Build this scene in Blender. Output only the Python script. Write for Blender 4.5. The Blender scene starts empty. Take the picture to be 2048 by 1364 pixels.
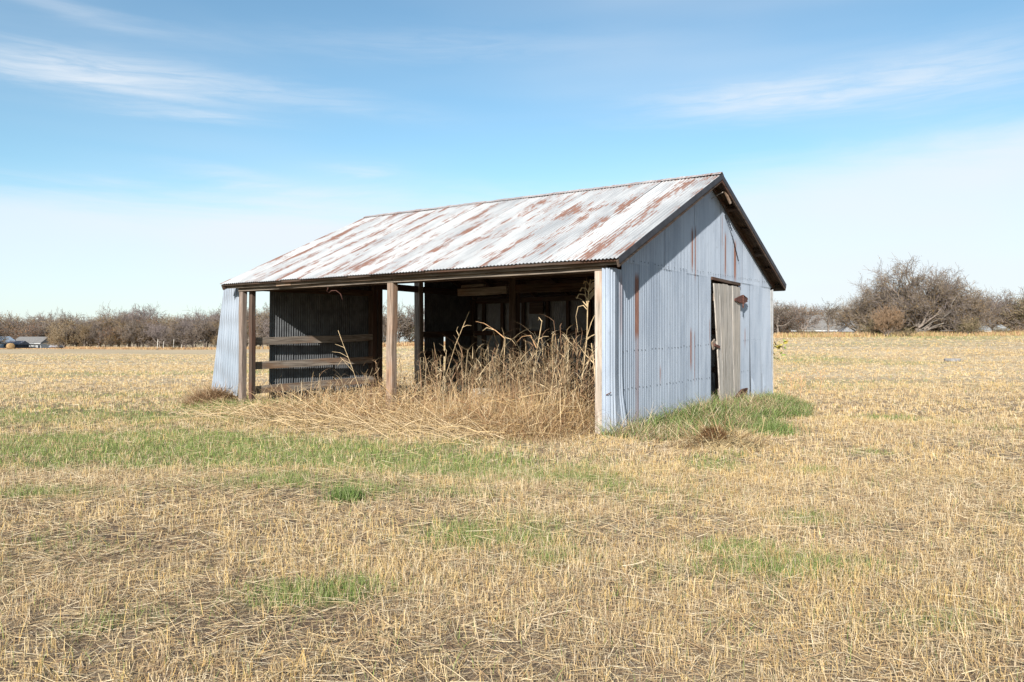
import bpy, math, random
import numpy as np
from mathutils import Vector, Matrix, noise as mnoise

R = math.radians
scene = bpy.context.scene
COL = scene.collection

# ------------------------------------------------------------------ camera
F_PX = 1600.0            # focal length in pixels of a 2048 wide picture
cam_d = bpy.data.cameras.new("camera")
cam_d.sensor_width = 36.0
cam_d.lens = 36.0 * F_PX / 2048.0
cam_d.clip_start = 0.05
cam_d.clip_end = 6000
cam = bpy.data.objects.new("camera", cam_d)
COL.objects.link(cam)
cam.location = (0, 0, 1.43)
cam.rotation_euler = (R(90.0), 0, 0)
scene.camera = cam

# ------------------------------------------------------------------ sun + sky
SUN_EL, SUN_AZ = R(26.0), math.atan2(-0.285, -0.958)       # direction towards the sun (x = sin az, y = cos az)
sun_vec = Vector((math.sin(SUN_AZ) * math.cos(SUN_EL), math.cos(SUN_AZ) * math.cos(SUN_EL), math.sin(SUN_EL)))
sd = bpy.data.lights.new("sun", 'SUN')
sd.energy = 5.0
sd.angle = R(0.55)
sd.color = (1.0, 0.955, 0.89)
sun = bpy.data.objects.new("sun", sd)
COL.objects.link(sun)
sun.rotation_euler = (-sun_vec).to_track_quat('-Z', 'Y').to_euler()
sun.location = (-20, -60, 40)

scene.view_settings.view_transform = 'Standard'
scene.view_settings.look = 'None'
scene.view_settings.exposure = 0.78
scene.view_settings.gamma = 1.0
scene.view_settings.use_curve_mapping = False
scene.cycles.use_denoising = True
scene.cycles.max_bounces = 6
scene.cycles.diffuse_bounces = 3
scene.cycles.glossy_bounces = 2
scene.cycles.transmission_bounces = 3
scene.cycles.transparent_max_bounces = 4

world = bpy.data.worlds.new("World")
scene.world = world
world.use_nodes = True


class NT:
    """small helper to write node graphs"""
    def __init__(self, tree):
        self.t = tree
        self.n = tree.nodes
        self.l = tree.links

    def node(self, typ, **kw):
        nd = self.n.new(typ)
        for k, v in kw.items():
            setattr(nd, k, v)
        return nd

    def put(self, sock, v):
        if isinstance(v, bpy.types.NodeSocket):
            self.l.new(v, sock)
        elif v is not None:
            if sock.type == 'RGBA' and isinstance(v, (tuple, list)) and len(v) == 3:
                v = (*v, 1)
            sock.default_value = v

    def math(self, op, a, b=None, c=None, clamp=False):
        nd = self.node('ShaderNodeMath', operation=op, use_clamp=clamp)
        for i, v in enumerate((a, b, c)):
            if v is not None:
                self.put(nd.inputs[i], v)
        return nd.outputs[0]

    def vmath(self, op, a, b=None):
        nd = self.node('ShaderNodeVectorMath', operation=op)
        self.put(nd.inputs[0], a)
        if b is not None:
            self.put(nd.inputs[1], b)
        return nd.outputs[0]

    def sep(self, v):
        nd = self.node('ShaderNodeSeparateXYZ')
        self.put(nd.inputs[0], v)
        return nd.outputs

    def comb(self, x, y, z):
        nd = self.node('ShaderNodeCombineXYZ')
        for i, v in enumerate((x, y, z)):
            self.put(nd.inputs[i], v)
        return nd.outputs[0]

    def noise(self, vec, scale=1, detail=3, rough=0.55, dist=0.0):
        nd = self.node('ShaderNodeTexNoise')
        self.put(nd.inputs['Vector'], vec)
        nd.inputs['Scale'].default_value = scale
        nd.inputs['Detail'].default_value = detail
        nd.inputs['Roughness'].default_value = rough
        nd.inputs['Distortion'].default_value = dist
        return nd.outputs['Fac']

    def ramp(self, v, a, b, lo=0.0, hi=1.0):
        nd = self.node('ShaderNodeMapRange', interpolation_type='SMOOTHSTEP')
        self.put(nd.inputs['Value'], v)
        self.put(nd.inputs['From Min'], a)
        self.put(nd.inputs['From Max'], b)
        nd.inputs['To Min'].default_value = lo
        nd.inputs['To Max'].default_value = hi
        return nd.outputs[0]

    def mix(self, fac, a, b, blend='MIX'):
        nd = self.node('ShaderNodeMix', data_type='RGBA', blend_type=blend)
        self.put(nd.inputs['Factor'], fac)
        self.put(nd.inputs[6], a)
        self.put(nd.inputs[7], b)
        return nd.outputs[2]


wt = NT(world.node_tree)
wt.n.clear()
wout = wt.node('ShaderNodeOutputWorld')
bg = wt.node('ShaderNodeBackground')
bg.inputs['Strength'].default_value = 0.093
sky = wt.node('ShaderNodeTexSky', sky_type='NISHITA')
sky.sun_disc = False
sky.sun_elevation = SUN_EL
sky.sun_rotation = SUN_AZ
sky.altitude = 200
sky.air_density = 1.0
sky.dust_density = 0.6
sky.ozone_density = 1.6
tc = wt.node('ShaderNodeTexCoord')
dx, dy, dz = wt.sep(tc.outputs['Generated'])
az = wt.math('MULTIPLY', wt.math('ARCTAN2', dx, dy), 57.29578)          # degrees, 0 = straight ahead
el = wt.math('MULTIPLY', wt.math('ARCSINE', dz), 57.29578)
# thin cirrus: fine noise drawn out sideways
wisp = wt.noise(wt.comb(wt.math('MULTIPLY', az, 0.055), wt.math('MULTIPLY', wt.math('ADD', el, wt.math('MULTIPLY', az, 0.03)), 0.42), 3.7), 1.0, 6, 0.6, 0.5)
broad = wt.noise(wt.comb(wt.math('MULTIPLY', az, 0.022), wt.math('MULTIPLY', el, 0.10), 9.1), 1.0, 3, 0.5, 0.2)
fine = wt.noise(wt.comb(wt.math('MULTIPLY', az, 0.16), wt.math('MULTIPLY', wt.math('ADD', el, wt.math('MULTIPLY', az, -0.02)), 1.5), 1.3), 1.0, 5, 0.65, 0.6)


def streak(a0, e0, wa, we, tilt=0.0):
    """soft elongated patch of cirrus around azimuth a0, elevation e0"""
    da = wt.math('SUBTRACT', az, a0)
    de = wt.math('SUBTRACT', wt.math('SUBTRACT', el, e0), wt.math('MULTIPLY', da, tilt))
    de = wt.math('ADD', de, wt.math('MULTIPLY', wt.math('SUBTRACT', wisp, 0.5), 3.0))
    q = wt.math('ADD', wt.math('POWER', wt.math('ABSOLUTE', wt.math('DIVIDE', da, wa)), 2.0),
                wt.math('POWER', wt.math('ABSOLUTE', wt.math('DIVIDE', de, we)), 2.0))
    return wt.math('POWER', 2.718, wt.math('MULTIPLY', q, -1.0))


pat = wt.math('MULTIPLY', streak(-28, 16.4, 8.5, 1.25, -0.03), 1.0)
for a0, e0, wa, we, tl, k in ((18, 16.0, 8.5, 1.1, 0.02, 0.85), (-22, 14.6, 5.0, 0.35, -0.02, 0.5), (-15, 16.4, 9.0, 0.8, -0.08, 0.32), (29, 16.6, 7.0, 1.9, 0.0, 0.5),
                              (-5, 20.0, 14.0, 1.0, 0.02, 0.25), (-29, 20.0, 8.0, 0.6, -0.1, 0.3),
                              (-10.5, 12.0, 2.6, 0.28, -0.06, 0.45), (-19, 11.0, 4.0, 0.55, -0.05, 0.4),
                              (60, 22, 14, 2.5, 0.02, 0.7), (-75, 20, 16, 2.0, -0.03, 0.7), (120, 19, 18, 2.0, 0.02, 0.7), (-140, 24, 18, 2.4, 0, 0.7)):
    pat = wt.math('ADD', pat, wt.math('MULTIPLY', streak(a0, e0, wa, we, tl), k))
pat = wt.math('MULTIPLY', pat, wt.ramp(fine, 0.22, 0.70, 0.3, 1.15))
veil_top = wt.math('ADD', wt.math('ADD', 10.2, wt.math('MULTIPLY', wt.ramp(az, 2, 34), 3.6)), wt.math('MULTIPLY', wt.math('SUBTRACT', wisp, 0.5), 5.0))
veil = wt.ramp(wt.math('SUBTRACT', veil_top, el), -1.2, 3.2)
veil = wt.math('MULTIPLY', veil, wt.ramp(broad, 0.3, 0.6, 0.62, 0.8))
high = wt.math('MULTIPLY', wt.ramp(broad, 0.45, 0.75), 0.22)
cl = wt.math('ADD', wt.math('ADD', wt.math('MULTIPLY', pat, 0.66), veil), high, clamp=True)
cl = wt.math('MINIMUM', cl, 0.92)
skyc = wt.mix(1.0, sky.outputs[0], (0.87, 1.06, 1.03), 'MULTIPLY')
cloudc = wt.mix(0.0, (5.45, 5.8, 6.2), (1, 1, 1))
final = wt.mix(cl, skyc, cloudc)
wt.l.new(final, bg.inputs['Color'])
wt.l.new(bg.outputs[0], wout.inputs['Surface'])

# ------------------------------------------------------------------ numpy helpers
RS = np.random.RandomState


def _hash(ix, iy, seed):
    h = (ix.astype(np.int64) * 374761393 + iy.astype(np.int64) * 668265263 + seed * 974711) & 0x7fffffff
    h = ((h ^ (h >> 13)) * 1274126177) & 0x7fffffff
    h = h ^ (h >> 16)
    return (h & 0xffff) / 65535.0


def vnoise(x, y, seed=0):
    x = np.asarray(x, float); y = np.asarray(y, float)
    ix = np.floor(x); iy = np.floor(y)
    fx = x - ix; fy = y - iy
    fx = fx * fx * (3 - 2 * fx); fy = fy * fy * (3 - 2 * fy)
    a = _hash(ix, iy, seed); b = _hash(ix + 1, iy, seed); c = _hash(ix, iy + 1, seed); d = _hash(ix + 1, iy + 1, seed)
    return (a * (1 - fx) + b * fx) * (1 - fy) + (c * (1 - fx) + d * fx) * fy


def fbm(x, y, seed=0, oct=4):
    s = 0; a = 0.5; n = 0
    for i in range(oct):
        s = s + a * vnoise(x * 2 ** i, y * 2 ** i, seed + 17 * i); n += a; a *= 0.55
    return s / n


def sstep(x, a, b):
    t = np.clip((np.asarray(x, float) - a) / (b - a), 0, 1)
    return t * t * (3 - 2 * t)


# ------------------------------------------------------------------ terrain
def ground_z(x, y):
    x = np.asarray(x, float); y = np.asarray(y, float)
    yy = np.maximum(y, 8.0)
    t = x / yy
    A = np.interp(t, [-1.2, -0.64, -0.365, -0.14, 0.335, 0.64, 1.2], [-0.1, -0.1, -0.15, 0.75, 1.85, 2.05, 2.1])
    z = A * sstep(y, 22, 82)
    z = z - sstep(y, 95, 150) * np.interp(t, [-0.2, 0.2, 0.6], [0.0, 0.9, 1.0])
    z = z - 1.5 * sstep(y, 158, 185) * np.interp(t, [-0.62, -0.52, -0.4], [1.0, 0.8, 0.2])
    near = np.exp(-((y - 14) / 60.0) ** 2)
    z = z + near * (0.05 * (vnoise(x * 0.45, y * 0.45, 3) - 0.5) + 0.03 * (vnoise(x * 1.3, y * 1.3, 5) - 0.5))
    z = z + 0.12 * (vnoise(x * 0.06, y * 0.06, 8) - 0.5) * sstep(y, 25, 50)
    return z


# the shed's frame: origin at the front right post, x to the right along the front, y towards the back
TH = 0.607
OX, OY = 1.402, 12.08
LP, W = 8.65, 8.03
cX = (math.cos(TH), -math.sin(TH)); cY = (math.sin(TH), math.cos(TH))


def to_local(x, y):
    dx = np.asarray(x) - OX; dy = np.asarray(y) - OY
    return dx * cX[0] + dy * cX[1], dx * cY[0] + dy * cY[1]


def to_world(a, b):
    a = np.asarray(a, float); b = np.asarray(b, float)
    return OX + a * cX[0] + b * cY[0], OY + a * cX[1] + b * cY[1]


def in_shed(x, y, m=0.0):
    a, b = to_local(x, y)
    return (a > -LP - 0.1 - m) & (a < 0.1 + m) & (b > 0.0 - m) & (b < W + m)


def spot(px, py, rx, ry, k=1.0):
    """a patch of the field, given by its place in the photograph"""
    Y = 2288.0 / (py - 681.0); X = (px - 1024.0) / F_PX * Y
    return X, Y, rx, ry, k


GREEN = [spot(150, 893, 1.9, 1.0, 1.1), spot(30, 905, 1.2, .8, .9), spot(400, 915, 1.5, .7, .7), spot(620, 905, 1.5, .9, .9), spot(770, 925, 1.2, .55, 1.0), spot(910, 925, 1.3, .5, 1.0),
         spot(1040, 945, 1.0, .4, .8), spot(580, 965, .7, .35, .9), spot(860, 985, .6, .3, .6), spot(1010, 1065, .45, .45, 1.0), spot(960, 1075, .3, .25, .8), spot(660, 1180, .35, .16, 1.0),
         spot(590, 1195, .25, .12, .7), spot(1465, 1095, .3, .16, 1.0), spot(1590, 1135, .42, .2, .9), spot(1620, 1040, .3, .2, .5), spot(270, 1238, .16, .12, .8), spot(195, 1252, .12, .1, .7),
         spot(690, 1000, .16, .14, .9), spot(340, 870, 1.3, .8, .5), spot(520, 830, 2.2, 1.1, .8), spot(1775, 835, .5, .5, .35), spot(1725, 905, .35, .3, .5), spot(1630, 945, .2, .2, .6),
         spot(1300, 985, .6, .4, .35), spot(100, 990, .6, .3, .5), spot(1900, 713, 9, 5.5, .8), spot(1610, 682.5, 16, 60, .0), spot(1080, 1120, .2, .15, .6), spot(1850, 1250, .3, .2, .35),
         spot(40, 830, 4, 2.0, .5), spot(480, 890, 2.2, .8, .8), spot(250, 905, 1.8, .8, .7), spot(700, 895, 1.6, .6, .8), spot(1150, 955, .7, .4, .5), spot(1640, 700, 9, 8, .6), spot(1750, 690, 14, 9, .4), spot(250, 790, 5, 1.2, .35), spot(1600, 735, 3.0, 4, .45), spot(1800, 720, 6, 3, .3)]
SOIL = [spot(560, 985, 1.7, .6, 1.2), spot(330, 1000, 1.6, .6, 1.1), spot(700, 1040, 1.0, .4, .6), spot(200, 1080, 1.2, .5, .8), spot(500, 1240, .9, .4, .7), spot(120, 1010, 1.1, .5, .5), spot(150, 1130, 1.0, .6, .55), spot(330, 1230, .8, .5, .7), spot(620, 1300, .8, .4, .6), spot(900, 1330, .6, .3, .6),
        spot(290, 832, 1.3, .45, .9), spot(620, 950, 1.3, .3, .4), spot(1340, 930, .5, .25, .3), spot(100, 1330, .7, .4, .35), spot(1560, 1010, .5, .3, .3), spot(450, 1130, 1.0, .5, .5), spot(1250, 1300, .6, .3, .3)]


def blobs(lst, x, y):
    s = np.zeros_like(np.asarray(x, float))
    for X, Y, rx, ry, k in lst:
        s = s + k * np.exp(-((x - X) / rx) ** 2 - ((y - Y) / ry) ** 2)
    return s


def masks(x, y):
    """green growth, bare soil (0..1) over the field"""
    n1 = fbm(x * 0.9, y * 0.9, 21); n2 = fbm(x * 2.6, y * 2.6, 31); n3 = fbm(x * 0.16, y * 0.3, 44)
    far = sstep(y, 14, 40)
    g = blobs(GREEN, x, y) * (0.35 + 1.3 * n2) + 0.8 * sstep(n1, 0.62, 0.8) * (1 - sstep(y, 10, 20)) * 0.5
    g = g * (0.45 + 1.15 * sstep(fbm(x * 2.1, y * 3.0, 131, 4), 0.36, 0.6))
    g = g + 0.5 * sstep(fbm(x * 0.11, y * 0.2, 71), 0.56, 0.74) * far * (1 - sstep(y, 70, 110))
    s = blobs(SOIL, x, y) * (0.4 + 1.2 * n2) + 0.6 * sstep(n1, 0.5, 0.68) * np.interp(x, [-2, 1.5, 4], [1.0, 0.6, 0.25]) * (1 - far)
    a, b = to_local(x, y)
    ins = sstep(b, 0.8, 2.0) * ((a > -LP) & (a < 0) & (b < W))
    s = np.maximum(s, ins)
    g = g * (1 - ins)
    return np.clip(g, 0, 0.9), np.clip(np.where(ins > 0.01, s, s * 0.75), 0, 1)


# ------------------------------------------------------------------ mesh helpers
def mesh_np(name, verts, faces, mats=(), cols=None, smooth=False, midx=None):
    """verts (n,3), faces (m,3) or (m,4) arrays"""
    me = bpy.data.meshes.new(name)
    verts = np.asarray(verts, np.float32); faces = np.asarray(faces, np.int32)
    k = faces.shape[1]; m = len(faces)
    me.vertices.add(len(verts)); me.vertices.foreach_set('co', verts.ravel())
    me.loops.add(m * k); me.loops.foreach_set('vertex_index', faces.ravel())
    me.polygons.add(m)
    me.polygons.foreach_set('loop_start', np.arange(0, m * k, k, dtype=np.int32))
    me.polygons.foreach_set('loop_total', np.full(m, k, np.int32))
    if midx is not None:
        me.polygons.foreach_set('material_index', np.asarray(midx, np.int32))
    if smooth:
        me.polygons.foreach_set('use_smooth', np.ones(m, bool))
    for mt in mats:
        me.materials.append(mt)
    if cols is not None:
        ca = me.color_attributes.new('tint', 'FLOAT_COLOR', 'POINT')
        c4 = np.ones((len(verts), 4), np.float32); c4[:, :cols.shape[1]] = cols
        ca.data.foreach_set('color', c4.ravel())
    me.update(calc_edges=True)
    me.validate()
    return me


def mesh_list(name, verts, faces, mats=(), smooth=False):
    me = bpy.data.meshes.new(name)
    me.from_pydata([tuple(v) for v in verts], [], [tuple(f) for f in faces])
    for mt in mats:
        me.materials.append(mt)
    if smooth:
        for p in me.polygons:
            p.use_smooth = True
    me.update()
    return me


def link(name, me, parent=None, loc=(0, 0, 0), rot=(0, 0, 0)):
    o = bpy.data.objects.new(name, me)
    COL.objects.link(o)
    o.location = loc
    o.rotation_euler = rot
    if parent is not None:
        o.parent = parent
    return o


def empty(name, loc=(0, 0, 0), rot=(0, 0, 0), parent=None):
    o = link(name, None, parent, loc, rot)
    o.empty_display_size = 0.2
    return o


def tag(o, label=None, cat=None, group=None, kind=None):
    if label: o['label'] = label
    if cat: o['category'] = cat
    if group: o['group'] = group
    if kind: o['kind'] = kind
    return o


_rj = random.Random(5)


def board(name, p0, p1, w, h, mat, parent, up=(0, 0, 1), jitter=0.004, seg=3, bow=0.0):
    """a sawn board or post from p0 to p1, w wide (across), h high (along up), slightly out of true"""
    p0 = Vector(p0); p1 = Vector(p1)
    d = (p1 - p0); L = d.length; d.normalize()
    u = Vector(up); u = (u - d * u.dot(d)).normalized()
    s = d.cross(u)
    vs = []; c = min(w, h) * 0.08
    prof = [(-w / 2 + c, -h / 2), (w / 2 - c, -h / 2), (w / 2, -h / 2 + c), (w / 2, h / 2 - c), (w / 2 - c, h / 2), (-w / 2 + c, h / 2), (-w / 2, h / 2 - c), (-w / 2, -h / 2 + c)]
    for i in range(seg + 1):
        t = i / seg
        cen = p0 + d * L * t + u * bow * math.sin(math.pi * t)
        js, ju = _rj.uniform(-jitter, jitter), _rj.uniform(-jitter, jitter)
        for a, b in prof:
            vs.append(cen + s * (a + js) + u * (b + ju))
    fs = []
    for i in range(seg):
        for k in range(8):
            a = i * 8 + k; b = i * 8 + (k + 1) % 8
            fs.append((a, b, b + 8, a + 8))
    fs.append(tuple(range(7, -1, -1))); e = seg * 8
    fs.append(tuple(range(e, e + 8)))
    return link(name, mesh_list(name, vs, fs, [mat]), parent)


# ------------------------------------------------------------------ materials
def new_mat(name):
    m = bpy.data.materials.new(name)
    m.use_nodes = True
    nt = NT(m.node_tree)
    b = m.node_tree.nodes['Principled BSDF']
    return m, nt, b


def wood_mat(name, axis, dark, light, rough=0.9, scale=1.0, warm=None):
    m, nt, b = new_mat(name)
    tcn = nt.node('ShaderNodeTexCoord')
    oi = nt.node('ShaderNodeObjectInfo')
    v = nt.vmath('ADD', tcn.outputs['Object'], nt.comb(nt.math('MULTIPLY', oi.outputs['Random'], 37.0), nt.math('MULTIPLY', oi.outputs['Random'], 11.0), 0.0))
    sc = [26.0 * scale] * 3
    sc[axis] = 1.1
    g = nt.noise(nt.vmath('MULTIPLY', v, tuple(sc)), 1.0, 5, 0.7, 0.6)
    sc2 = [70.0] * 3; sc2[axis] = 2.0
    cr = nt.noise(nt.vmath('MULTIPLY', v, tuple(sc2)), 1.0, 3, 0.6, 0.2)
    sc3 = [3.0] * 3; sc3[axis] = 0.9
    st = nt.noise(nt.vmath('MULTIPLY', v, tuple(sc3)), 1.0, 3, 0.6)
    c = nt.mix(nt.ramp(g, 0.3, 0.7), dark, light)
    if warm:
        c = nt.mix(nt.math('MULTIPLY', nt.ramp(st, 0.45, 0.68), 0.75), c, warm)
    c = nt.mix(nt.math('MULTIPLY', nt.ramp(cr, 0.56, 0.70), 0.75), c, tuple(x * 0.25 for x in dark))
    nt.put(b.inputs['Base Color'], c)
    b.inputs['Roughness'].default_value = rough
    b.inputs['Specular IOR Level'].default_value = 0.15
    bp = nt.node('ShaderNodeBump')
    bp.inputs['Strength'].default_value = 0.6
    bp.inputs['Distance'].default_value = 0.006
    nt.put(bp.inputs['Height'], nt.math('SUBTRACT', g, nt.math('MULTIPLY', nt.ramp(cr, 0.56, 0.7), 0.8)))
    nt.l.new(bp.outputs[0], b.inputs['Normal'])
    return m


GREYD, GREYL, WARM = (0.13, 0.105, 0.085), (0.36, 0.31, 0.26), (0.24, 0.135, 0.075)
FASCIA = wood_mat('fascia_wood', 0, (0.075, 0.06, 0.048), (0.25, 0.205, 0.165), warm=(0.13, 0.085, 0.055))
LEFTP = wood_mat('grey_post_wood', 2, (0.09, 0.07, 0.06), (0.30, 0.24, 0.20), warm=(0.20, 0.14, 0.105))
WOOD = [wood_mat('weathered_wood_%s' % 'xyz'[i], i, GREYD, GREYL, warm=WARM) for i in range(3)]
BROWN = [wood_mat('brown_wood_%s' % 'xyz'[i], i, (0.04, 0.029, 0.022), (0.125, 0.09, 0.07), warm=(0.10, 0.05, 0.034)) for i in range(3)]
PLANK = wood_mat('door_plank_wood', 2, (0.20, 0.178, 0.152), (0.53, 0.49, 0.445), warm=(0.42, 0.37, 0.315))
POSTW = wood_mat('post_wood', 2, (0.13, 0.095, 0.07), (0.34, 0.26, 0.205), warm=(0.27, 0.15, 0.085))
PALE = wood_mat('pale_post_wood', 2, (0.26, 0.21, 0.165), (0.50, 0.43, 0.36), warm=(0.34, 0.22, 0.16))


def metal_mat(name, ref, base, grey, rust_amt, streaks=(), mottled=0.5, roof=False, trough=None):
    """weathered galvanised corrugated sheet; ref = object whose axes carry the pattern"""
    m, nt, b = new_mat(name)
    tcn = nt.node('ShaderNodeTexCoord')
    tcn.object = ref
    oi = nt.node('ShaderNodeObjectInfo')
    co = tcn.outputs['Object']
    x, y, z = nt.sep(co)
    if roof:
        U, V = x, y
    else:
        U, V = nt.math('ADD', x, y), z
    geo_ = None
    spang = nt.noise(nt.comb(nt.math('MULTIPLY', U, 60.0), nt.math('MULTIPLY', V, 45.0), 0.0), 1.0, 3, 0.7)
    cloud = nt.noise(nt.comb(nt.math('MULTIPLY', U, 2.2), nt.math('MULTIPLY', V, 0.7), 4.0), 1.0, 4, 0.6)
    run = nt.noise(nt.comb(nt.math('MULTIPLY', U, 22.0), nt.math('MULTIPLY', V, 0.55), 2.0), 1.0, 4, 0.65)
    rnd = oi.outputs['Random']
    f = nt.math('ADD', nt.math('MULTIPLY', nt.ramp(cloud, 0.35, 0.7), 0.55), nt.math('MULTIPLY', nt.ramp(run, 0.4, 0.7), 0.35))
    f = nt.math('ADD', f, nt.math('MULTIPLY', nt.math('SUBTRACT', rnd, 0.5), mottled))
    f = nt.math('ADD', f, nt.math('MULTIPLY', nt.ramp(spang, 0.45, 0.75), 0.35 if roof else 0.22), clamp=True)
    c = nt.mix(f, base, grey)
    rust_n = nt.noise(nt.comb(nt.math('MULTIPLY', U, 46.0), nt.math('MULTIPLY', V, 3.0), 7.0), 1.0, 4, 0.75)
    rcol = nt.mix(nt.ramp(rust_n, 0.3, 0.75), (0.12, 0.05, 0.034), (0.25, 0.115, 0.072))
    if roof:
        lap = nt.math('PINGPONG', nt.math('ADD', nt.math('DIVIDE', U, 0.631), 0.43), 0.5)        # 0 at the side laps
        lap = nt.ramp(lap, 0.30, 0.02)
        pw = nt.noise(nt.comb(nt.math('MULTIPLY', U, 2.3), nt.math('MULTIPLY', V, 0.85), 11.0), 1.0, 4, 0.62, 0.3)
        pw2 = nt.noise(nt.comb(nt.math('MULTIPLY', U, 17.0), nt.math('MULTIPLY', V, 0.75), 17.0), 1.0, 3, 0.6)
        e = nt.math('ADD', nt.math('MULTIPLY', pw, 0.62), nt.math('MULTIPLY', pw2, 0.36))
        e = nt.math('ADD', e, nt.math('MULTIPLY', lap, 0.085))
        e = nt.math('ADD', e, nt.math('MULTIPLY', nt.math('SUBTRACT', rust_n, 0.5), 0.52))
        wave = nt.math('SINE', nt.math('MULTIPLY', nt.math('ADD', U, 9.11), 2 * math.pi / (9.46 / 135)))
        e = nt.math('ADD', e, nt.math('MULTIPLY', wave, 0.045))
        rmask = nt.ramp(e, 0.552 - rust_amt, 0.63 - rust_amt)
        rmask = nt.math('MULTIPLY', rmask, 0.93)
        # ridge line rust
        rr = nt.math('MULTIPLY', nt.ramp(nt.math('ABSOLUTE', nt.math('SUBTRACT', V, 4.68)), 0.16, 0.0), nt.ramp(rust_n, 0.35, 0.6))
        rmask = nt.math('MAXIMUM', rmask, nt.math('MULTIPLY', rr, 0.6))
        # dark grime in the run-off
        gr = nt.ramp(nt.noise(nt.comb(nt.math('MULTIPLY', U, 40.0), nt.math('MULTIPLY', V, 1.2), 23.0), 1.0, 3, 0.7), 0.56, 0.74)
        c = nt.mix(nt.math('MULTIPLY', gr, 0.5), c, (0.22, 0.21, 0.20))
    else:
        pw = nt.noise(nt.comb(nt.math('MULTIPLY', U, 14.0), nt.math('MULTIPLY', V, 0.7), 11.0), 1.0, 4, 0.6)
        rmask = nt.math('MULTIPLY', nt.ramp(pw, 0.66 - rust_amt, 0.82 - rust_amt), 0.35)
        for (s, zt, zb, w, k) in streaks:
            ed = nt.math('MULTIPLY', nt.math('SUBTRACT', rust_n, 0.5), w * 0.9)
            mx = nt.ramp(nt.math('ABSOLUTE', nt.math('ADD', nt.math('SUBTRACT', y, s), ed)), w * 1.25, w * 0.5)
            mz = nt.math('MULTIPLY', nt.ramp(z, zt + 0.12, zt - 0.05), nt.ramp(z, zb - 0.05, zb + 0.25))
            rmask = nt.math('MAXIMUM', rmask, nt.math('MULTIPLY', nt.math('MULTIPLY', mx, mz), k))
    if not roof:
        sp = nt.noise(nt.comb(nt.math('MULTIPLY', U, 9.0), nt.math('MULTIPLY', V, 6.0), 31.0), 1.0, 5, 0.7)
        splash = nt.math('MULTIPLY', nt.ramp(nt.math('ADD', z, nt.math('MULTIPLY', nt.math('SUBTRACT', sp, 0.5), 0.9)), 0.45, -0.05), 0.55)
        c = nt.mix(splash, c, (0.24, 0.20, 0.155))
        blot = nt.math('MULTIPLY', nt.ramp(sp, 0.56, 0.72), 0.35)
        c = nt.mix(blot, c, (0.17, 0.185, 0.205))
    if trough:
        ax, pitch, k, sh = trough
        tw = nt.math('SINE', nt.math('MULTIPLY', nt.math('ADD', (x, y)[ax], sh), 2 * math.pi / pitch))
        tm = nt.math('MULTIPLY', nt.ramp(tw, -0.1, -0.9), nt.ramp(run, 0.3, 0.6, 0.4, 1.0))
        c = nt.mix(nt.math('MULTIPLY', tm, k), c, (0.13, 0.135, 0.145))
    c = nt.mix(rmask, c, rcol)
    nt.put(b.inputs['Base Color'], c)
    nt.put(b.inputs['Metallic'], nt.math('MULTIPLY', nt.math('SUBTRACT', 1.0, rmask), 0.10 if roof else 0.18))
    nt.put(b.inputs['Roughness'], nt.math('ADD', nt.math('MULTIPLY', rmask, 0.35), 0.50))
    b.inputs['Specular IOR Level'].default_value = 0.3
    bp = nt.node('ShaderNodeBump')
    bp.inputs['Strength'].default_value = 0.25
    bp.inputs['Distance'].default_value = 0.004
    nt.put(bp.inputs['Height'], nt.math('ADD', spang, nt.math('MULTIPLY', cloud, 2.0)))
    nt.l.new(bp.outputs[0], b.inputs['Normal'])
    return m


def flat_mat(name, col, rough=0.8, var=0.25, scale=6.0, metallic=0.0):
    m, nt, b = new_mat(name)
    tcn = nt.node('ShaderNodeTexCoord')
    n = nt.noise(tcn.outputs['Object'], scale, 4, 0.6)
    c = nt.mix(nt.ramp(n, 0.3, 0.7), tuple(x * (1 - var) for x in col), tuple(min(1, x * (1 + var)) for x in col))
    nt.put(b.inputs['Base Color'], c)
    b.inputs['Roughness'].default_value = rough
    b.inputs['Metallic'].default_value = metallic
    b.inputs['Specular IOR Level'].default_value = 0.25
    return m


def leafy_mat(name, trans=0.25, rough=0.7, mult=1.0):
    """thin plant matter: colour comes from the tint attribute of each blade"""
    m = bpy.data.materials.new(name)
    m.use_nodes = True
    nt = NT(m.node_tree)
    nt.n.clear()
    out = nt.node('ShaderNodeOutputMaterial')
    at = nt.node('ShaderNodeAttribute', attribute_name='tint')
    d = nt.node('ShaderNodeBsdfDiffuse')
    tr = nt.node('ShaderNodeBsdfTranslucent')
    c = at.outputs['Color']
    if mult != 1.0:
        c = nt.mix(1.0, c, (mult, mult, mult), 'MULTIPLY')
    nt.put(d.inputs['Color'], c)
    nt.put(tr.inputs['Color'], c)
    mx = nt.node('ShaderNodeMixShader')
    mx.inputs[0].default_value = trans
    nt.l.new(d.outputs[0], mx.inputs[1]); nt.l.new(tr.outputs[0], mx.inputs[2])
    nt.l.new(mx.outputs[0], out.inputs['Surface'])
    return m


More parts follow.
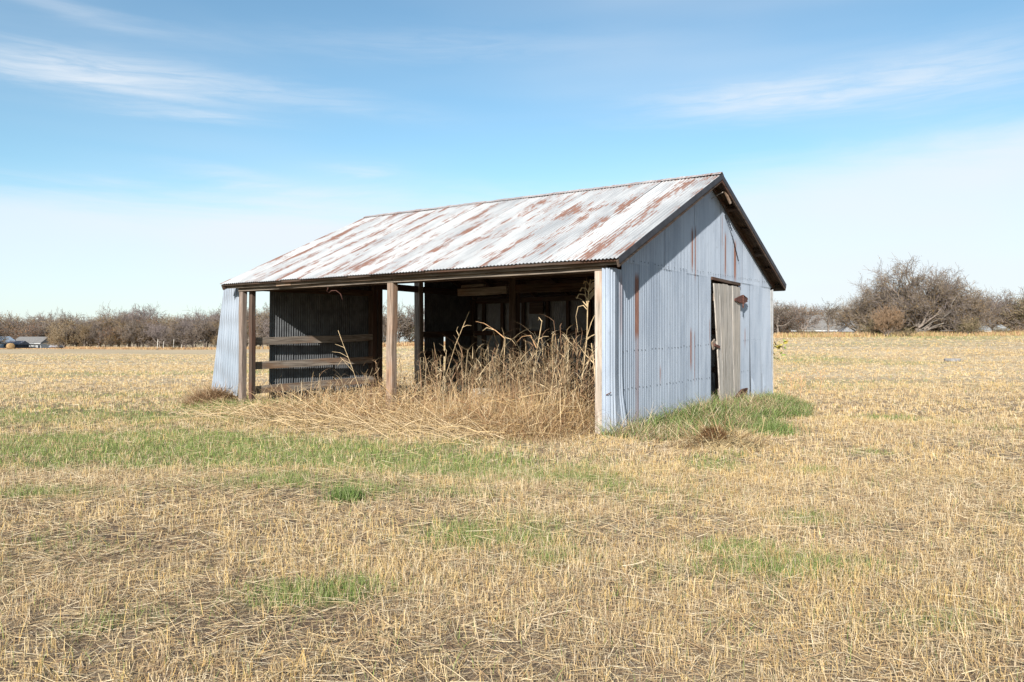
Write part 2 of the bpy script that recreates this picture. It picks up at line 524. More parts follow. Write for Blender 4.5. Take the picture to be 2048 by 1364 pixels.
STRAW_M = leafy_mat('dry_straw', 0.2)
GRASS_M = leafy_mat('green_blades', 0.3)
TWIG_M = leafy_mat('twigs', 0.0)
LEAF_M = leafy_mat('autumn_leaves', 0.3)
INNER = flat_mat('shade_darkened_inner_metal', (0.105, 0.11, 0.115), 0.85, 0.25, 4, 0.0)  # inner faces coloured darker, putting the interior's shade into the metal
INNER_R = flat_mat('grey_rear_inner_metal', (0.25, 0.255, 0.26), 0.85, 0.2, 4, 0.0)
ROOF_IN = flat_mat('rusty_shaded_underside', (0.12, 0.085, 0.07), 0.9, 0.35, 3)  # rust brown, also darkened to paint in the shade under the roof
RUSTY = flat_mat('rusty_iron', (0.10, 0.045, 0.035), 0.85, 0.4, 30)
DARKIRON = flat_mat('dark_iron', (0.03, 0.028, 0.03), 0.7, 0.3, 30)
RAKE_M = flat_mat('dark_rake_metal', (0.045, 0.044, 0.052), 0.6, 0.25, 5, 0.2)

# ------------------------------------------------------------------ ground
def ground_mesh():
    def axis(lo, hi, fine_lo, fine_hi, step):
        core = np.arange(fine_lo, fine_hi + step / 2, step)
        out = [core]
        v = fine_hi; s = step; up = []
        while v < hi:
            s *= 1.12; v += s; up.append(v)
        v = fine_lo; s = step; dn = []
        while v > lo:
            s *= 1.12; v -= s; dn.append(v)
        return np.concatenate([np.array(dn[::-1]), core, np.array(up)])
    xs = axis(-2500, 2500, -13, 13, 0.16)
    ys = axis(-300, 4000, 2.0, 26, 0.16)
    Xg, Yg = np.meshgrid(xs, ys)
    x = Xg.ravel(); y = Yg.ravel()
    z = ground_z(x, y)
    g, s = masks(x, y)
    nx, ny = len(xs), len(ys)
    idx = np.arange(nx * ny).reshape(ny, nx)
    f = np.stack([idx[:-1, :-1], idx[:-1, 1:], idx[1:, 1:], idx[1:, :-1]], -1).reshape(-1, 4)
    far = sstep(y, 14, 34)
    cols = np.stack([g, s, far], -1)
    return np.stack([x, y, z], -1), f, cols


m, nt, b = new_mat('field_ground')
at = nt.node('ShaderNodeAttribute', attribute_name='tint')
gm, sm, fm = nt.node('ShaderNodeSeparateColor'), None, None
nt.l.new(at.outputs['Color'], gm.inputs[0])
green_f, soil_f, far_f = gm.outputs[0], gm.outputs[1], gm.outputs[2]
geo = nt.node('ShaderNodeNewGeometry')
P = geo.outputs['Position']
n_f = nt.noise(P, 22.0, 5, 0.7)
n_m = nt.noise(P, 3.0, 4, 0.6)
n_far = nt.noise(nt.vmath('MULTIPLY', P, (0.05, 0.45, 0.2)), 1.0, 5, 0.65, 0.3)
n_farb = nt.noise(nt.vmath('MULTIPLY', P, (0.6, 1.6, 1.0)), 1.0, 4, 0.7)
soil = nt.mix(nt.ramp(n_f, 0.3, 0.7), (0.085, 0.057, 0.043), (0.21, 0.145, 0.105))
thatch = nt.mix(nt.ramp(n_f, 0.3, 0.7), (0.22, 0.155, 0.095), (0.50, 0.385, 0.245))
strawfar = nt.mix(nt.ramp(n_far, 0.3, 0.7), (0.40, 0.305, 0.19), (0.575, 0.47, 0.325))
strawfar = nt.mix(nt.math('MULTIPLY', nt.ramp(n_farb, 0.35, 0.7), 0.5), strawfar, (0.38, 0.28, 0.165))
grn = nt.mix(nt.ramp(n_f, 0.3, 0.7), (0.10, 0.14, 0.03), (0.22, 0.27, 0.07))
near_c = nt.mix(nt.ramp(n_m, 0.35, 0.65, 0.35, 0.75), soil, thatch)
c = nt.mix(far_f, near_c, strawfar)
c = nt.mix(nt.math('MULTIPLY', soil_f, 0.8), c, soil)
c = nt.mix(nt.math('MULTIPLY', green_f, 0.6), c, grn)
nt.put(b.inputs['Base Color'], c)
b.inputs['Roughness'].default_value = 0.95
b.inputs['Specular IOR Level'].default_value = 0.05
bp = nt.node('ShaderNodeBump')
bp.inputs['Strength'].default_value = 0.8
bp.inputs['Distance'].default_value = 0.03
nt.put(bp.inputs['Height'], nt.math('ADD', n_f, n_m))
nt.l.new(bp.outputs[0], b.inputs['Normal'])
gv, gf, gc = ground_mesh()
tag(link('ground', mesh_np('ground', gv, gf, [m], gc, True)), 'mown hayfield of pale stubble with green patches and bare soil', None, None, 'structure')
# ------------------------------------------------------------------ the shed
ZE_F, ZE_R, ZR, YR = 2.63, 2.72, 4.59, 4.04           # eave heights, ridge height, ridge line
OV_F, OV_G, OV_L, OV_R = 0.25, 0.35, 0.46, 0.24       # overhangs: front, right gable, left gable, rear
XG = 0.06                                             # plane of the right gable wall

shed = empty('open_front_shed', (OX, OY, 0), (0, 0, -TH))
tag(shed, 'weathered open-front farm shed with rusty corrugated metal roof and grey metal walls in the field', 'shed')


def roof_z(yv):
    """underside line of the roof over the gable"""
    if yv <= YR:
        return ZE_F + (ZR - ZE_F) * (yv + OV_F) / (YR + OV_F)
    return ZR + (ZE_R - ZR) * (yv - YR) / (W + OV_R - YR)


def skin2(name, vs, fs, off, mat, inner):
    """a sheet with thickness: outer skin, and the inner skin in a colour mostly darkened for interior shade"""
    n0 = len(vs); m0 = len(fs)
    vs = list(vs) + [(v[0] + off[0], v[1] + off[1], v[2] + off[2]) for v in vs]
    fs = list(fs) + [tuple(i + n0 for i in f[::-1]) for f in fs]
    me = mesh_list(name, vs, fs, [mat, inner], True)
    for p in me.polygons[m0:]:
        p.material_index = 1
    return me


def corrugated(name, width, y0f, y1f, mat, pitch=0.0667, amp=0.009, seg=6, rows=2, taper=0.0, phase=0.0):
    """sheet in its x/y plane, corrugations running along y; y0f / y1f give its ends at each x"""
    n = max(2, int(round(width / pitch * seg)))
    vs = []; fs = []
    for j in range(rows + 1):
        t = j / rows
        for i in range(n + 1):
            xx = width * i / n
            ya, yb = y0f(xx), y1f(xx)
            vs.append((xx, ya + (yb - ya) * t, amp * math.sin(2 * math.pi * xx / pitch + phase)))
    for j in range(rows):
        for i in range(n):
            a = j * (n + 1) + i
            fs.append((a, a + 1, a + n + 2, a + n + 1))
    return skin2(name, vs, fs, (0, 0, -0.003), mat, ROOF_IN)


# --- roof slopes: frames with x along the ridge, y up the slope, z outwards
run_f = math.hypot(YR + OV_F, ZR - ZE_F); ang_f = math.atan2(ZR - ZE_F, YR + OV_F)
run_r = math.hypot(W + OV_R - YR, ZR - ZE_R); ang_r = math.atan2(ZR - ZE_R, W + OV_R - YR)
XL, XRR = -LP - OV_L, OV_G
roof_front = empty('front_roof_slope', (0, -OV_F, ZE_F), (ang_f, 0, 0), shed)
roof_rear = empty('rear_roof_slope', (0, W + OV_R, ZE_R), (ang_r, 0, R(180)), shed)
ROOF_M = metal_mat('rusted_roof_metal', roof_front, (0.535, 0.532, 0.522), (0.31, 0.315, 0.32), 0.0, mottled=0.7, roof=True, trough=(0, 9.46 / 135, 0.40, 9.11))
NC = 15
cw = (XRR - XL) / NC
pt = cw / 9.0
rr = random.Random(11)
low_me = corrugated('roof_sheet', cw + pt, lambda x: 0.0, lambda x: run_f, ROOF_M, pt, 0.0095, 6, 5)
upr_me = corrugated('roof_sheet', cw + pt, lambda x: 0.0, lambda x: run_r, ROOF_M, pt, 0.0095, 6, 3)
for i in range(NC):
    x0 = XL + i * cw - (pt if i == NC - 1 else 0) * 0
    lift = 0.003 * (i % 2)
    sx = (cw / (cw + pt)) if i == NC - 1 else 1.0
    a = link('roof_sheet', low_me, roof_front, (x0, rr.uniform(-0.03, 0.012), 0.02 + lift), (rr.uniform(-0.002, 0.002), 0, rr.uniform(-0.002, 0.002)))
    a.scale.x = sx
    xr = -XRR + i * cw
    link('roof_sheet', upr_me, roof_rear, (xr, 0, 0.02 + lift)).scale.x = sx
# the corner of one sheet bends down over the fascia at the left end
# purlins and rafters (in shed axes)
for k in range(6):
    t = (0.06, 0.9, 1.8, 2.7, 3.6, 4.55)[k]
    board('purlin', (XL + 0.05, t, -0.022), (XRR - 0.05, t, -0.022), 0.09, 0.04, BROWN[0], roof_front, jitter=0.002)
    board('purlin', (-XRR + 0.05, t * run_r / run_f, -0.022), (-XL - 0.05, t * run_r / run_f, -0.022), 0.09, 0.04, BROWN[0], roof_rear, jitter=0.002)
for k in range(9):
    x = -LP + 0.05 + k * (LP - 0.1) / 8
    board('rafter', (x, 0.15, -0.112), (x, run_f - 0.03, -0.112), 0.05, 0.135, BROWN[1], roof_front, jitter=0.002)
    board('rafter', (-x, 0.15, -0.112), (-x, run_r - 0.03, -0.112), 0.05, 0.135, BROWN[1], roof_rear, jitter=0.002)
# bent ridge strip, ragged along its edges
vs = []; fs = []
N = 90
rg = random.Random(3)
for i in range(N + 1):
    x = XL + (XRR - XL) * i / N
    w1 = 0.10 + rg.uniform(-0.012, 0.012); w2 = 0.10 + rg.uniform(-0.012, 0.012); dzr = rg.uniform(-0.006, 0.008)
    vs += [(x, YR - w1, ZR + 0.034 - w1 * math.tan(ang_f) + 0.012), (x, YR, ZR + 0.058 + dzr), (x, YR + w2, ZR + 0.034 - w2 * math.tan(ang_r) + 0.012)]
for i in range(N):
    a = i * 3
    fs += [(a, a + 3, a + 4, a + 1), (a + 1, a + 4, a + 5, a + 2)]
link('ridge_cap', mesh_list('ridge_cap', vs, fs, [ROOF_M]), shed)

# --- eaves: fascia board under the sheet ends, header beam on the posts
board('fascia', (-LP - OV_L + 0.06, -0.115, 2.605), (OV_G - 0.03, -0.115, 2.615), 0.03, 0.115, FASCIA, shed, seg=9, jitter=0.006)
board('fascia_patch', (-7.42, -0.137, 2.605), (-6.98, -0.137, 2.61), 0.012, 0.13, WOOD[0], shed, seg=2)
board('header_beam', (-LP - 0.12, -0.02, 2.545), (XG - 0.03, -0.02, 2.555), 0.05, 0.12, FASCIA, shed, seg=9, jitter=0.006)
board('header_beam', (-LP - 0.1, 0.075, 2.55), (XG - 0.06, 0.075, 2.55), 0.045, 0.15, BROWN[0], shed, seg=6)
board('rear_plate', (-LP - 0.1, W - 0.09, 2.58), (-0.05, W - 0.09, 2.6), 0.05, 0.14, BROWN[0], shed, seg=5)
board('rear_fascia', (-LP - OV_L + 0.06, W + 0.19, 2.66), (OV_G - 0.03, W + 0.19, 2.66), 0.03, 0.13, BROWN[0], shed, seg=5)
# rake boards along both gables, and the dark edge flashing on the right one
for side, xg in ((1, OV_G - 0.02), (-1, XL + 0.03)):
    for (ya, yb) in ((-OV_F + 0.03, YR), (W + OV_R - 0.03, YR)):
        za, zb = roof_z(ya), roof_z(yb)
        board('rake_board', (xg, ya, za - 0.075), (xg, yb, zb - 0.078), 0.035, 0.115, BROWN[1], shed, seg=5)
        if side == 1:
            board('rake_flashing', (xg + 0.022, ya, za - 0.028), (xg + 0.022, yb, zb - 0.03), 0.006, 0.10, RAKE_M, shed, seg=5, jitter=0.002)
for ya in (1.3, 2.9, 5.0, 6.7):
    z = roof_z(ya) - 0.10
    sl = ang_f if ya < YR else -ang_r
    board('lookout', (0.10, ya, z), (OV_G - 0.04, ya, z), 0.09, 0.05, BROWN[0], shed, up=(0, -math.sin(sl), math.cos(sl)), seg=1)
# soffit boards on the inner side of the right rake
for (ya, yb) in ((-0.1, YR), (W + 0.1, YR)):
    board('inner_rake_board', (XG + 0.04, ya, roof_z(ya) - 0.085), (XG + 0.04, yb, roof_z(yb) - 0.088), 0.03, 0.10, BROWN[1], shed, seg=4)

# --- posts
board('front_post', (-8.74, 0.03, -0.2), (-8.715, 0.03, 2.50), 0.125, 0.125, LEFTP, shed, up=(0, 1, 0), seg=6, jitter=0.006)
board('front_post', (-8.56, 0.14, -0.2), (-8.545, 0.14, 2.50), 0.10, 0.11, BROWN[2], shed, up=(0, 1, 0), seg=5, jitter=0.005)
board('front_post', (-4.45, 0.04, -0.2), (-4.40, 0.04, 2.49), 0.145, 0.15, POSTW, shed, up=(0, 1, 0), seg=7, jitter=0.01)
board('front_post', (-0.085, 0.02, -0.2), (-0.09, 0.02, 2.49), 0.125, 0.14, PALE, shed, up=(0, 1, 0), seg=6, jitter=0.004)
board('gable_post', (-8.62, 3.80, -0.2), (-8.60, 3.80, 3.9), 0.16, 0.16, BROWN[2], shed, up=(0, 1, 0), seg=5)
board('gable_post', (-8.62, 4.02, -0.2), (-8.60, 4.02, 4.3), 0.13, 0.16, BROWN[2], shed, up=(0, 1, 0), seg=5)
board('gable_post', (-8.58, 5.52, -0.2), (-8.60, 5.52, 3.7), 0.20, 0.17, WOOD[2], shed, up=(0, 1, 0), seg=5)
board('gable_post', (-8.58, W - 0.1, -0.2), (-8.58, W - 0.1, 2.6), 0.15, 0.15, BROWN[2], shed, up=(0, 1, 0), seg=4)
board('inner_post', (-4.45, 4.02, -0.2), (-4.42, 4.02, 4.35), 0.19, 0.19, BROWN[2], shed, up=(0, 1, 0), seg=5)
board('inner_beam', (-5.95, 3.90, 2.56), (-4.56, 3.90, 2.58), 0.05, 0.17, WOOD[0], shed, seg=4, jitter=0.01)
board('inner_beam', (-5.85, 3.93, 2.70), (-5.2, 3.93, 2.71), 0.10, 0.05, WOOD[0], shed, seg=2)
board('inner_beam', (-4.32, 3.92, 2.60), (-0.1, 3.92, 2.52), 0.05, 0.18, BROWN[0], shed, seg=5, jitter=0.01)
board('inner_beam', (-4.32, 3.92, 2.86), (-0.1, 3.92, 2.84), 0.05, 0.15, BROWN[0], shed, seg=4, jitter=0.01)

# --- left gable: rails inside, loose sheets hung outside
for (za, zb) in ((1.42, 1.52), (0.90, 0.97), (0.37, 0.47)):
    board('rail', (-8.60, 0.10, za), (-8.56, 3.78, zb), 0.04, 0.165, WOOD[1], shed, seg=5, jitter=0.008)
for (za, zb) in ((1.60, 1.66), (1.06, 1.12), (0.50, 0.56)):
    board('rail', (-8.56, 5.50, za), (-8.56, W - 0.1, zb), 0.04, 0.16, BROWN[1], shed, seg=4, jitter=0.008)
board('gable_girt', (-8.56, 3.8, 2.82), (-8.56, W - 0.1, 2.80), 0.05, 0.17, BROWN[1], shed, seg=4)
board('gable_girt', (-8.56, 0.1, 2.58), (-8.56, 3.75, 2.62), 0.05, 0.15, BROWN[1], shed, seg=4)
board('gable_girt', (-8.56, 1.5, 3.2), (-8.56, 6.2, 3.2), 0.05, 0.15, BROWN[1], shed, seg=4)

left_wall = empty('left_gable_wall', (0, 0, 0), (0, 0, 0), shed)
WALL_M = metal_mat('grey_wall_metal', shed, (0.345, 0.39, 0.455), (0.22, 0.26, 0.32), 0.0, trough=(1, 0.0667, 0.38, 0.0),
                   streaks=((0.96, 2.45, 1.35, 0.085, 0.95), (0.98, 1.5, -0.4, 0.06, 0.45), (3.26, 3.45, 2.65, 0.055, 0.9), (3.42, 3.5, 2.5, 0.025, 0.9), (3.22, 1.6, 0.85, 0.05, 0.8),
                            (3.38, 1.55, 0.6, 0.025, 0.85), (4.98, 3.55, 2.65, 0.045, 0.9), (4.81, 3.9, 3.2, 0.03, 0.4), (5.56, 3.45, 2.6, 0.075, 0.95), (1.88, 0.95, 0.65, 0.03, 0.6),
                            (6.21, 1.65, 1.25, 0.04, 0.6), (4.12, 1.8, 1.3, 0.03, 0.5), (6.71, 2.2, 0.6, 0.018, 0.5), (0.35, 2.4, 1.4, 0.05, 0.35), (5.96, 3.2, 0.4, 0.015, 0.4)))
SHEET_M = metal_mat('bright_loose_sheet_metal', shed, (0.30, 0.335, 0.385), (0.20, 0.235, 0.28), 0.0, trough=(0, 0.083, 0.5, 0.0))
PITCH = 0.0667


def wall_sheet(parent, x, y0, y1, zb, ztop, normal_x, out, tilt=0.0, name='wall_sheet', flare=0.0, loc_only=False, pitch=PITCH):
    """a corrugated sheet standing in a plane of constant shed x, from y0 to y1"""
    wd = y1 - y0
    n = max(2, int(round(wd / pitch * 6)))
    rows = 4
    vs = []; fs = []
    for j in range(rows + 1):
        t = j / rows
        for i in range(n + 1):
            yy = y0 + wd * i / n
            zt = ztop(yy) if callable(ztop) else ztop
            z = zb + (zt - zb) * t
            xx = x + normal_x * (out + 0.0085 * math.sin(2 * math.pi * yy / pitch) + flare * (1 - t) ** 2)
            vs.append((xx, yy + tilt * (1 - t) * 1.0, z))
    for j in range(rows):
        for i in range(n):
            a = j * (n + 1) + i
            fs.append((a, a + 1, a + n + 2, a + n + 1))
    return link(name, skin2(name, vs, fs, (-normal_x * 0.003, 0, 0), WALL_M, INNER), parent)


rw = random.Random(4)
for k in range(5):
    wall_sheet(left_wall, -8.73, 0.74 + k * 0.60, 0.74 + k * 0.60 + 0.66, 0.08 + rw.uniform(-0.05, 0.06), lambda yv: roof_z(yv) - 0.04, -1, 0.004 * (k % 2), tilt=-0.02 * (k == 0), flare=0.05 * rw.random())
wall_sheet(left_wall, -8.74, 5.90, 6.72, 0.2, lambda yv: roof_z(yv) - 0.04, -1, 0.0, tilt=0.10, flare=0.10)
wall_sheet(left_wall, -8.73, 6.70, 7.42, 1.55, lambda yv: roof_z(yv) - 0.04, -1, 0.006)
wall_sheet(left_wall, -8.73, 7.38, W + 0.02, 1.5, lambda yv: roof_z(yv) - 0.04, -1, 0.0)
wall_sheet(left_wall, -8.73, 6.82, W + 0.02, 0.15, 1.62, -1, 0.010)
# the sheet that hangs off the front left corner, facing forward, its foot swung outwards
wd, n = 0.68, 62
vs = []; fs = []
for j in range(5):
    t = j / 4
    for i in range(n + 1):
        u = wd * i / n
        topx, botx = -9.60 + u * 1.18, -9.99 + u * 1.35
        x = botx + (topx - botx) * t
        zz = (0.24 + 0.05 * (1 - u / wd)) * (1 - t) + 2.66 * t
        vs.append((x, 0.19 + 0.015 * math.sin(2 * math.pi * u / PITCH) - 0.06 * (1 - t), zz))
for j in range(4):
    for i in range(n):
        a = j * (n + 1) + i
        fs.append((a, a + 1, a + n + 2, a + n + 1))
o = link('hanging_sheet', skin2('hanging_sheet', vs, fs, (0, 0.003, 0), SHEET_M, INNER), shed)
o['label'] = 'pale corrugated sheet swung outwards beside the left front post'

# --- rear wall
rear_wall = empty('rear_wall', (0, 0, 0), (0, 0, 0), shed)
nrc = 13
rw_w = (LP + 0.1) / nrc
vs = []; fs = []
n = int(round((rw_w + 0.06) / PITCH * 6))
for j in range(3):
    for i in range(n + 1):
        u = (rw_w + 0.06) * i / n
        vs.append((u, 0.009 * math.sin(2 * math.pi * u / PITCH), 0.05 + 2.58 * j / 2))
for j in range(2):
    for i in range(n):
        a = j * (n + 1) + i
        fs.append((a, a + 1, a + n + 2, a + n + 1))
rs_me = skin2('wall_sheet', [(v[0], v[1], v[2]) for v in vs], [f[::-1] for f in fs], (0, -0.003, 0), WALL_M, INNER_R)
for k in range(nrc):
    link('wall_sheet', rs_me, rear_wall, (-LP - 0.05 + k * rw_w, W + 0.02 + 0.004 * (k % 2), 0))
for x in (-8.25, -7.58, -6.86, -6.05, -5.4, -4.72, -3.6, -2.4, -1.2):
    board('stud', (x, W - 0.06, -0.1), (x + 0.01, W - 0.06, 2.52), 0.10, 0.08, BROWN[2], rear_wall, up=(0, 1, 0), seg=3)
for z in (1.66, 0.75):
    board('girt', (-LP + 0.05, W - 0.125, z), (-0.1, W - 0.125, z - 0.01), 0.04, 0.13, BROWN[0], rear_wall, seg=5)
board('small_board', (-6.55, W - 0.19, 2.34), (-6.1, W - 0.19, 2.33), 0.05, 0.32, BROWN[0], rear_wall, seg=2)

# --- right gable wall
gable = empty('right_gable_wall', (0, 0, 0), (0, 0, 0), shed)
DS, DE = 4.20, 5.76
cols_l = 6
cwl = (DS - 0.42) / cols_l
for k in range(cols_l):
    y0 = 0.42 + k * cwl
    wall_sheet(gable, XG, y0, y0 + cwl + (0.04 if k < cols_l - 1 else 0), -0.05, 2.74, 1, 0.007 * (k % 2))
cwr = (W - 0.10 - DE) / 3
for k in range(3):
    y0 = DE + k * cwr
    wall_sheet(gable, XG, y0, y0 + cwr + (0.04 if k < 2 else 0.03), 0.02 if k < 2 else 0.1, lambda yv: min(2.74, roof_z(yv) - 0.04), 1, 0.004 * (k % 2), flare=0.03 * k)
ncu = 12
cwu = (W - 0.02) / ncu
for k in range(ncu):
    y0 = 0.02 + k * cwu
    zb = 2.66 if not (DS - 0.4 < y0 + cwu / 2 < DE + 0.3) else 2.655
    ya, yb = y0, y0 + cwu + (0.04 if k < ncu - 1 else 0)
    if min(roof_z(ya), roof_z(yb)) - 0.04 < zb + 0.02:
        zb = min(roof_z(ya), roof_z(yb)) - 0.12
    wall_sheet(gable, XG, ya, yb, zb, lambda yv: roof_z(yv) - 0.03, 1, 0.005 + 0.004 * (k % 2))
# torn edges of two sheets near the rear foot of the wall
for (yy, z0, z1) in ((6.5, 0.1, 0.66), (7.2, 0.15, 0.76)):
    vs = []; fs = []
    for j in range(7):
        t = j / 6
        zz = z0 + (z1 - z0) * t
        wv = 0.10 * math.sin(math.pi * t) ** 0.7
        vs += [(XG + 0.02, yy + 0.02 * t, zz), (XG + 0.03 + 0.06 * math.sin(math.pi * t), yy + 0.02 * t + wv, zz)]
    for j in range(6):
        a = 2 * j
        fs.append((a, a + 1, a + 3, a + 2))
    link('torn_edge', mesh_list('torn_edge', vs, fs, [WALL_M], True), gable)
# the sheet bent round the front corner, loose at its foot
path = []
for i in range(97):
    u = 0.66 * i / 96
    if u < 0.10:
        x, y, nx, ny = -0.02 + u, -0.06, 0, -1
    elif u < 0.29:
        a = (u - 0.10) / 0.19 * math.pi / 2
        x, y, nx, ny = 0.08 + 0.0 + 0.06 * math.sin(a) - 0.0, -0.06 + 0.12 * (1 - math.cos(a)), math.sin(a), -math.cos(a)
    else:
        x, y, nx, ny = 0.14 - 0.055 * min(1, (u - 0.29) / 0.2), 0.06 + (u - 0.29), 1, 0
    path.append((x, y, nx, ny, u))
vs = []; fs = []
for j in range(9):
    t = j / 8
    for (x, y, nx, ny, u) in path:
        wv = 0.011 * math.sin(2 * math.pi * u / PITCH)
        fl = 0.13 * max(0, (0.32 - t) / 0.32) ** 1.5 * max(0, (u - 0.12) / 0.54)
        vs.append((x + nx * wv + fl, y + ny * wv, -0.03 + 2.56 * t))
n = len(path) - 1
for j in range(8):
    for i in range(n):
        a = j * (n + 1) + i
        fs.append((a, a + 1, a + n + 2, a + n + 1))
o = link('corner_sheet', mesh_list('corner_sheet', vs, fs, [WALL_M], True), gable)
board('wire_hook', (0.07, -0.085, 0.62), (0.16, -0.10, 0.66), 0.012, 0.012, RUSTY, gable, seg=2)
# nail heads along the girts
vs = []; fs = []
rn = random.Random(9)


def nail(y, z, x):
    b0 = len(vs)
    for k in range(6):
        a = k * math.pi / 3
        vs.append((x, y + 0.011 * math.cos(a), z + 0.011 * math.sin(a)))
    vs.append((x + 0.006, y, z))
    for k in range(6):
        fs.append((b0 + k, b0 + (k + 1) % 6, b0 + 6))


for (z0, z1, ya, yb) in ((0.16, 0.22, 0.5, 4.17), (0.68, 0.73, 0.5, 4.17), (1.28, 1.36, 0.45, 4.17), (0.78, 0.82, 5.82, 7.85), (1.44, 1.48, 5.82, 7.85), (2.70, 2.78, 0.55, 7.7)):
    yv = ya
    while yv < yb:
        z = z0 + (z1 - z0) * (yv - ya) / (yb - ya)
        if z < roof_z(yv) - 0.12:
            nail(yv, z + rn.uniform(-0.012, 0.012), XG + (0.022 if z > 2.6 else 0.016))
        yv += PITCH * 2 * rn.choice((1, 1, 1, 2))
tag(link('nail_heads', mesh_list('nail_heads', vs, fs, [DARKIRON]), gable), kind='stuff')
board('gable_stud', (XG - 0.08, DS - 0.07, -0.1), (XG - 0.08, DS - 0.07, 2.7), 0.08, 0.09, BROWN[2], gable, up=(0, 1, 0), seg=3)
board('gable_stud', (XG - 0.08, DE + 0.07, -0.1), (XG - 0.08, DE + 0.07, 2.7), 0.08, 0.09, BROWN[2], gable, up=(0, 1, 0), seg=3)
for z in (0.2, 0.7, 1.32):
    board('girt', (XG - 0.05, 0.1, z), (XG - 0.05, DS - 0.13, z), 0.04, 0.1, BROWN[1], gable, seg=3)
    board('girt', (XG - 0.05, DE + 0.13, z + 0.1), (XG - 0.05, W - 0.1, z + 0.1), 0.04, 0.1, BROWN[1], gable, seg=3)
board('door_lintel', (XG + 0.035, DS - 0.03, 2.645), (XG + 0.035, DE + 0.02, 2.615), 0.03, 0.06, BROWN[1], gable, seg=2)
# a brace wire hanging down from the rear rake
pts = [(OV_G - 0.03, 4.35, 4.30), (XG + 0.12, 4.62, 4.12), (XG + 0.03, 4.95, 3.92), (XG + 0.035, 5.35, 3.55), (XG + 0.03, 5.72, 3.10)]


def tube(name, pts, r, mat, parent, sides=5):
    vs = []; fs = []
    pts = [Vector(p) for p in pts]
    for i, p in enumerate(pts):
        d = (pts[min(i + 1, len(pts) - 1)] - pts[max(i - 1, 0)]).normalized()
        s = d.orthogonal().normalized(); u = d.cross(s)
        for k in range(sides):
            a = 2 * math.pi * k / sides
            vs.append(p + (s * math.cos(a) + u * math.sin(a)) * r)
    for i in range(len(pts) - 1):
        for k in range(sides):
            a = i * sides + k; b = i * sides + (k + 1) % sides
            fs.append((a, b, b + sides, a + sides))
    return link(name, mesh_list(name, vs, fs, [mat], True), parent)


tube('hanging_wire', pts[1:], 0.008, DARKIRON, gable)
board('bird_nest_bracket', (OV_G - 0.06, 4.34, 4.34), (OV_G - 0.02, 4.55, 4.12), 0.03, 0.05, WOOD[1], gable, seg=2)
board('bracket_arm', (XG + 0.05, 4.12, 4.17), (OV_G - 0.05, 4.36, 4.35), 0.014, 0.014, WOOD[1], gable, seg=1)

# --- the plank door hanging askew
door = empty('door', (0, 0, 0), (0, 0, 0), gable)
npl = 6
rd = random.Random(21)
for k in range(npl):
    t0, t1 = k / npl, (k + 1) / npl
    ytop0, ytop1 = DS + (DE - 0.02 - DS) * t0, DS + (DE - 0.02 - DS) * t1 - 0.011
    yb0, yb1 = DS + 0.40 + (DE - DS - 0.42) * t0, DS + 0.40 + (DE - DS - 0.42) * t1 - 0.011
    zt = 2.555 + rd.uniform(-0.012, 0.012) - 0.0 * k
    zb = -0.02 + rd.uniform(-0.03, 0.03)
    xo = XG + 0.045 + rd.uniform(-0.007, 0.007)
    vs = []
    for (xx) in (xo, xo + 0.024):
        for s in range(5):
            t = s / 4
            ya = yb0 + (ytop0 - yb0) * t; yb = yb1 + (ytop1 - yb1) * t
            vs += [(xx, ya, zb + (zt - zb) * t), (xx, yb, zb + (zt - zb) * t)]
    fs = []
    for s in range(4):
        a = 2 * s
        fs.append((a, a + 2, a + 3, a + 1)); fs.append((10 + a, 11 + a, 13 + a, 12 + a))
        fs.append((a, 10 + a, 12 + a, a + 2)); fs.append((a + 1, a + 3, 13 + a, 11 + a))
    fs += [(0, 1, 11, 10), (8, 18, 19, 9)]
    link('plank', mesh_list('plank', vs, fs, [PLANK]), door)
for z in (0.42, 1.35, 2.28):
    board('batten', (XG + 0.03, DS + 0.4 - 0.35 * z / 2.5, z), (XG + 0.03, DE - 0.06, z), 0.02, 0.14, WOOD[1], door, seg=2)


def hinge(z, tilt):
    """heavy strap hinge: two tapering leaves on a barrel"""
    yc = DE - 0.02
    x = XG + 0.085
    vs = []
    for xx in (x, x + 0.02):
        vs += [(xx - 0.010, yc - 0.42, z - 0.045 - tilt), (xx - 0.010, yc - 0.42, z - 0.005 - tilt), (xx, yc - 0.02, z + 0.085), (xx + 0.02, yc + 0.02, z + 0.095), (xx - 0.012, yc + 0.36, z + 0.045 + tilt),
               (xx - 0.012, yc + 0.40, z + 0.02 + tilt), (xx - 0.012, yc + 0.34, z - 0.005 + tilt), (xx - 0.012, yc + 0.38, z - 0.03 + tilt), (xx + 0.02, yc + 0.02, z - 0.095), (xx, yc - 0.02, z - 0.085)]
    fs = [tuple(range(10)), tuple(range(19, 9, -1))]
    for k in range(10):
        a, b = k, (k + 1) % 10
        fs.append((a, 10 + a, 10 + b, b))
    h = link('hinge', mesh_list('hinge', vs, fs, [RUSTY]), gable)
    return h


h1 = hinge(2.30, 0.0)
h2 = hinge(0.34, 0.05)
for z, ln in ((2.28, 0.16), (0.28, 0.26)):
    tube('hinge_pin', [(XG + 0.12, DE - 0.02, z + 0.11), (XG + 0.12, DE - 0.02, z - ln)], 0.016, RUSTY, gable, 6)
board('latch', (XG + 0.075, DS + 0.0, 1.36), (XG + 0.085, DS + 0.26, 1.31), 0.02, 0.05, RUSTY, door, seg=1)
board('latch_block', (XG + 0.05, DS - 0.03, 1.33), (XG + 0.055, DS + 0.10, 1.40), 0.03, 0.16, WOOD[2], door, seg=1)
board('loose_board', (XG - 0.10, DS + 0.34, -0.05), (XG - 0.06, DS + 0.26, 0.36), 0.14, 0.03, WOOD[2], gable, up=(1, 0, 0), seg=2)
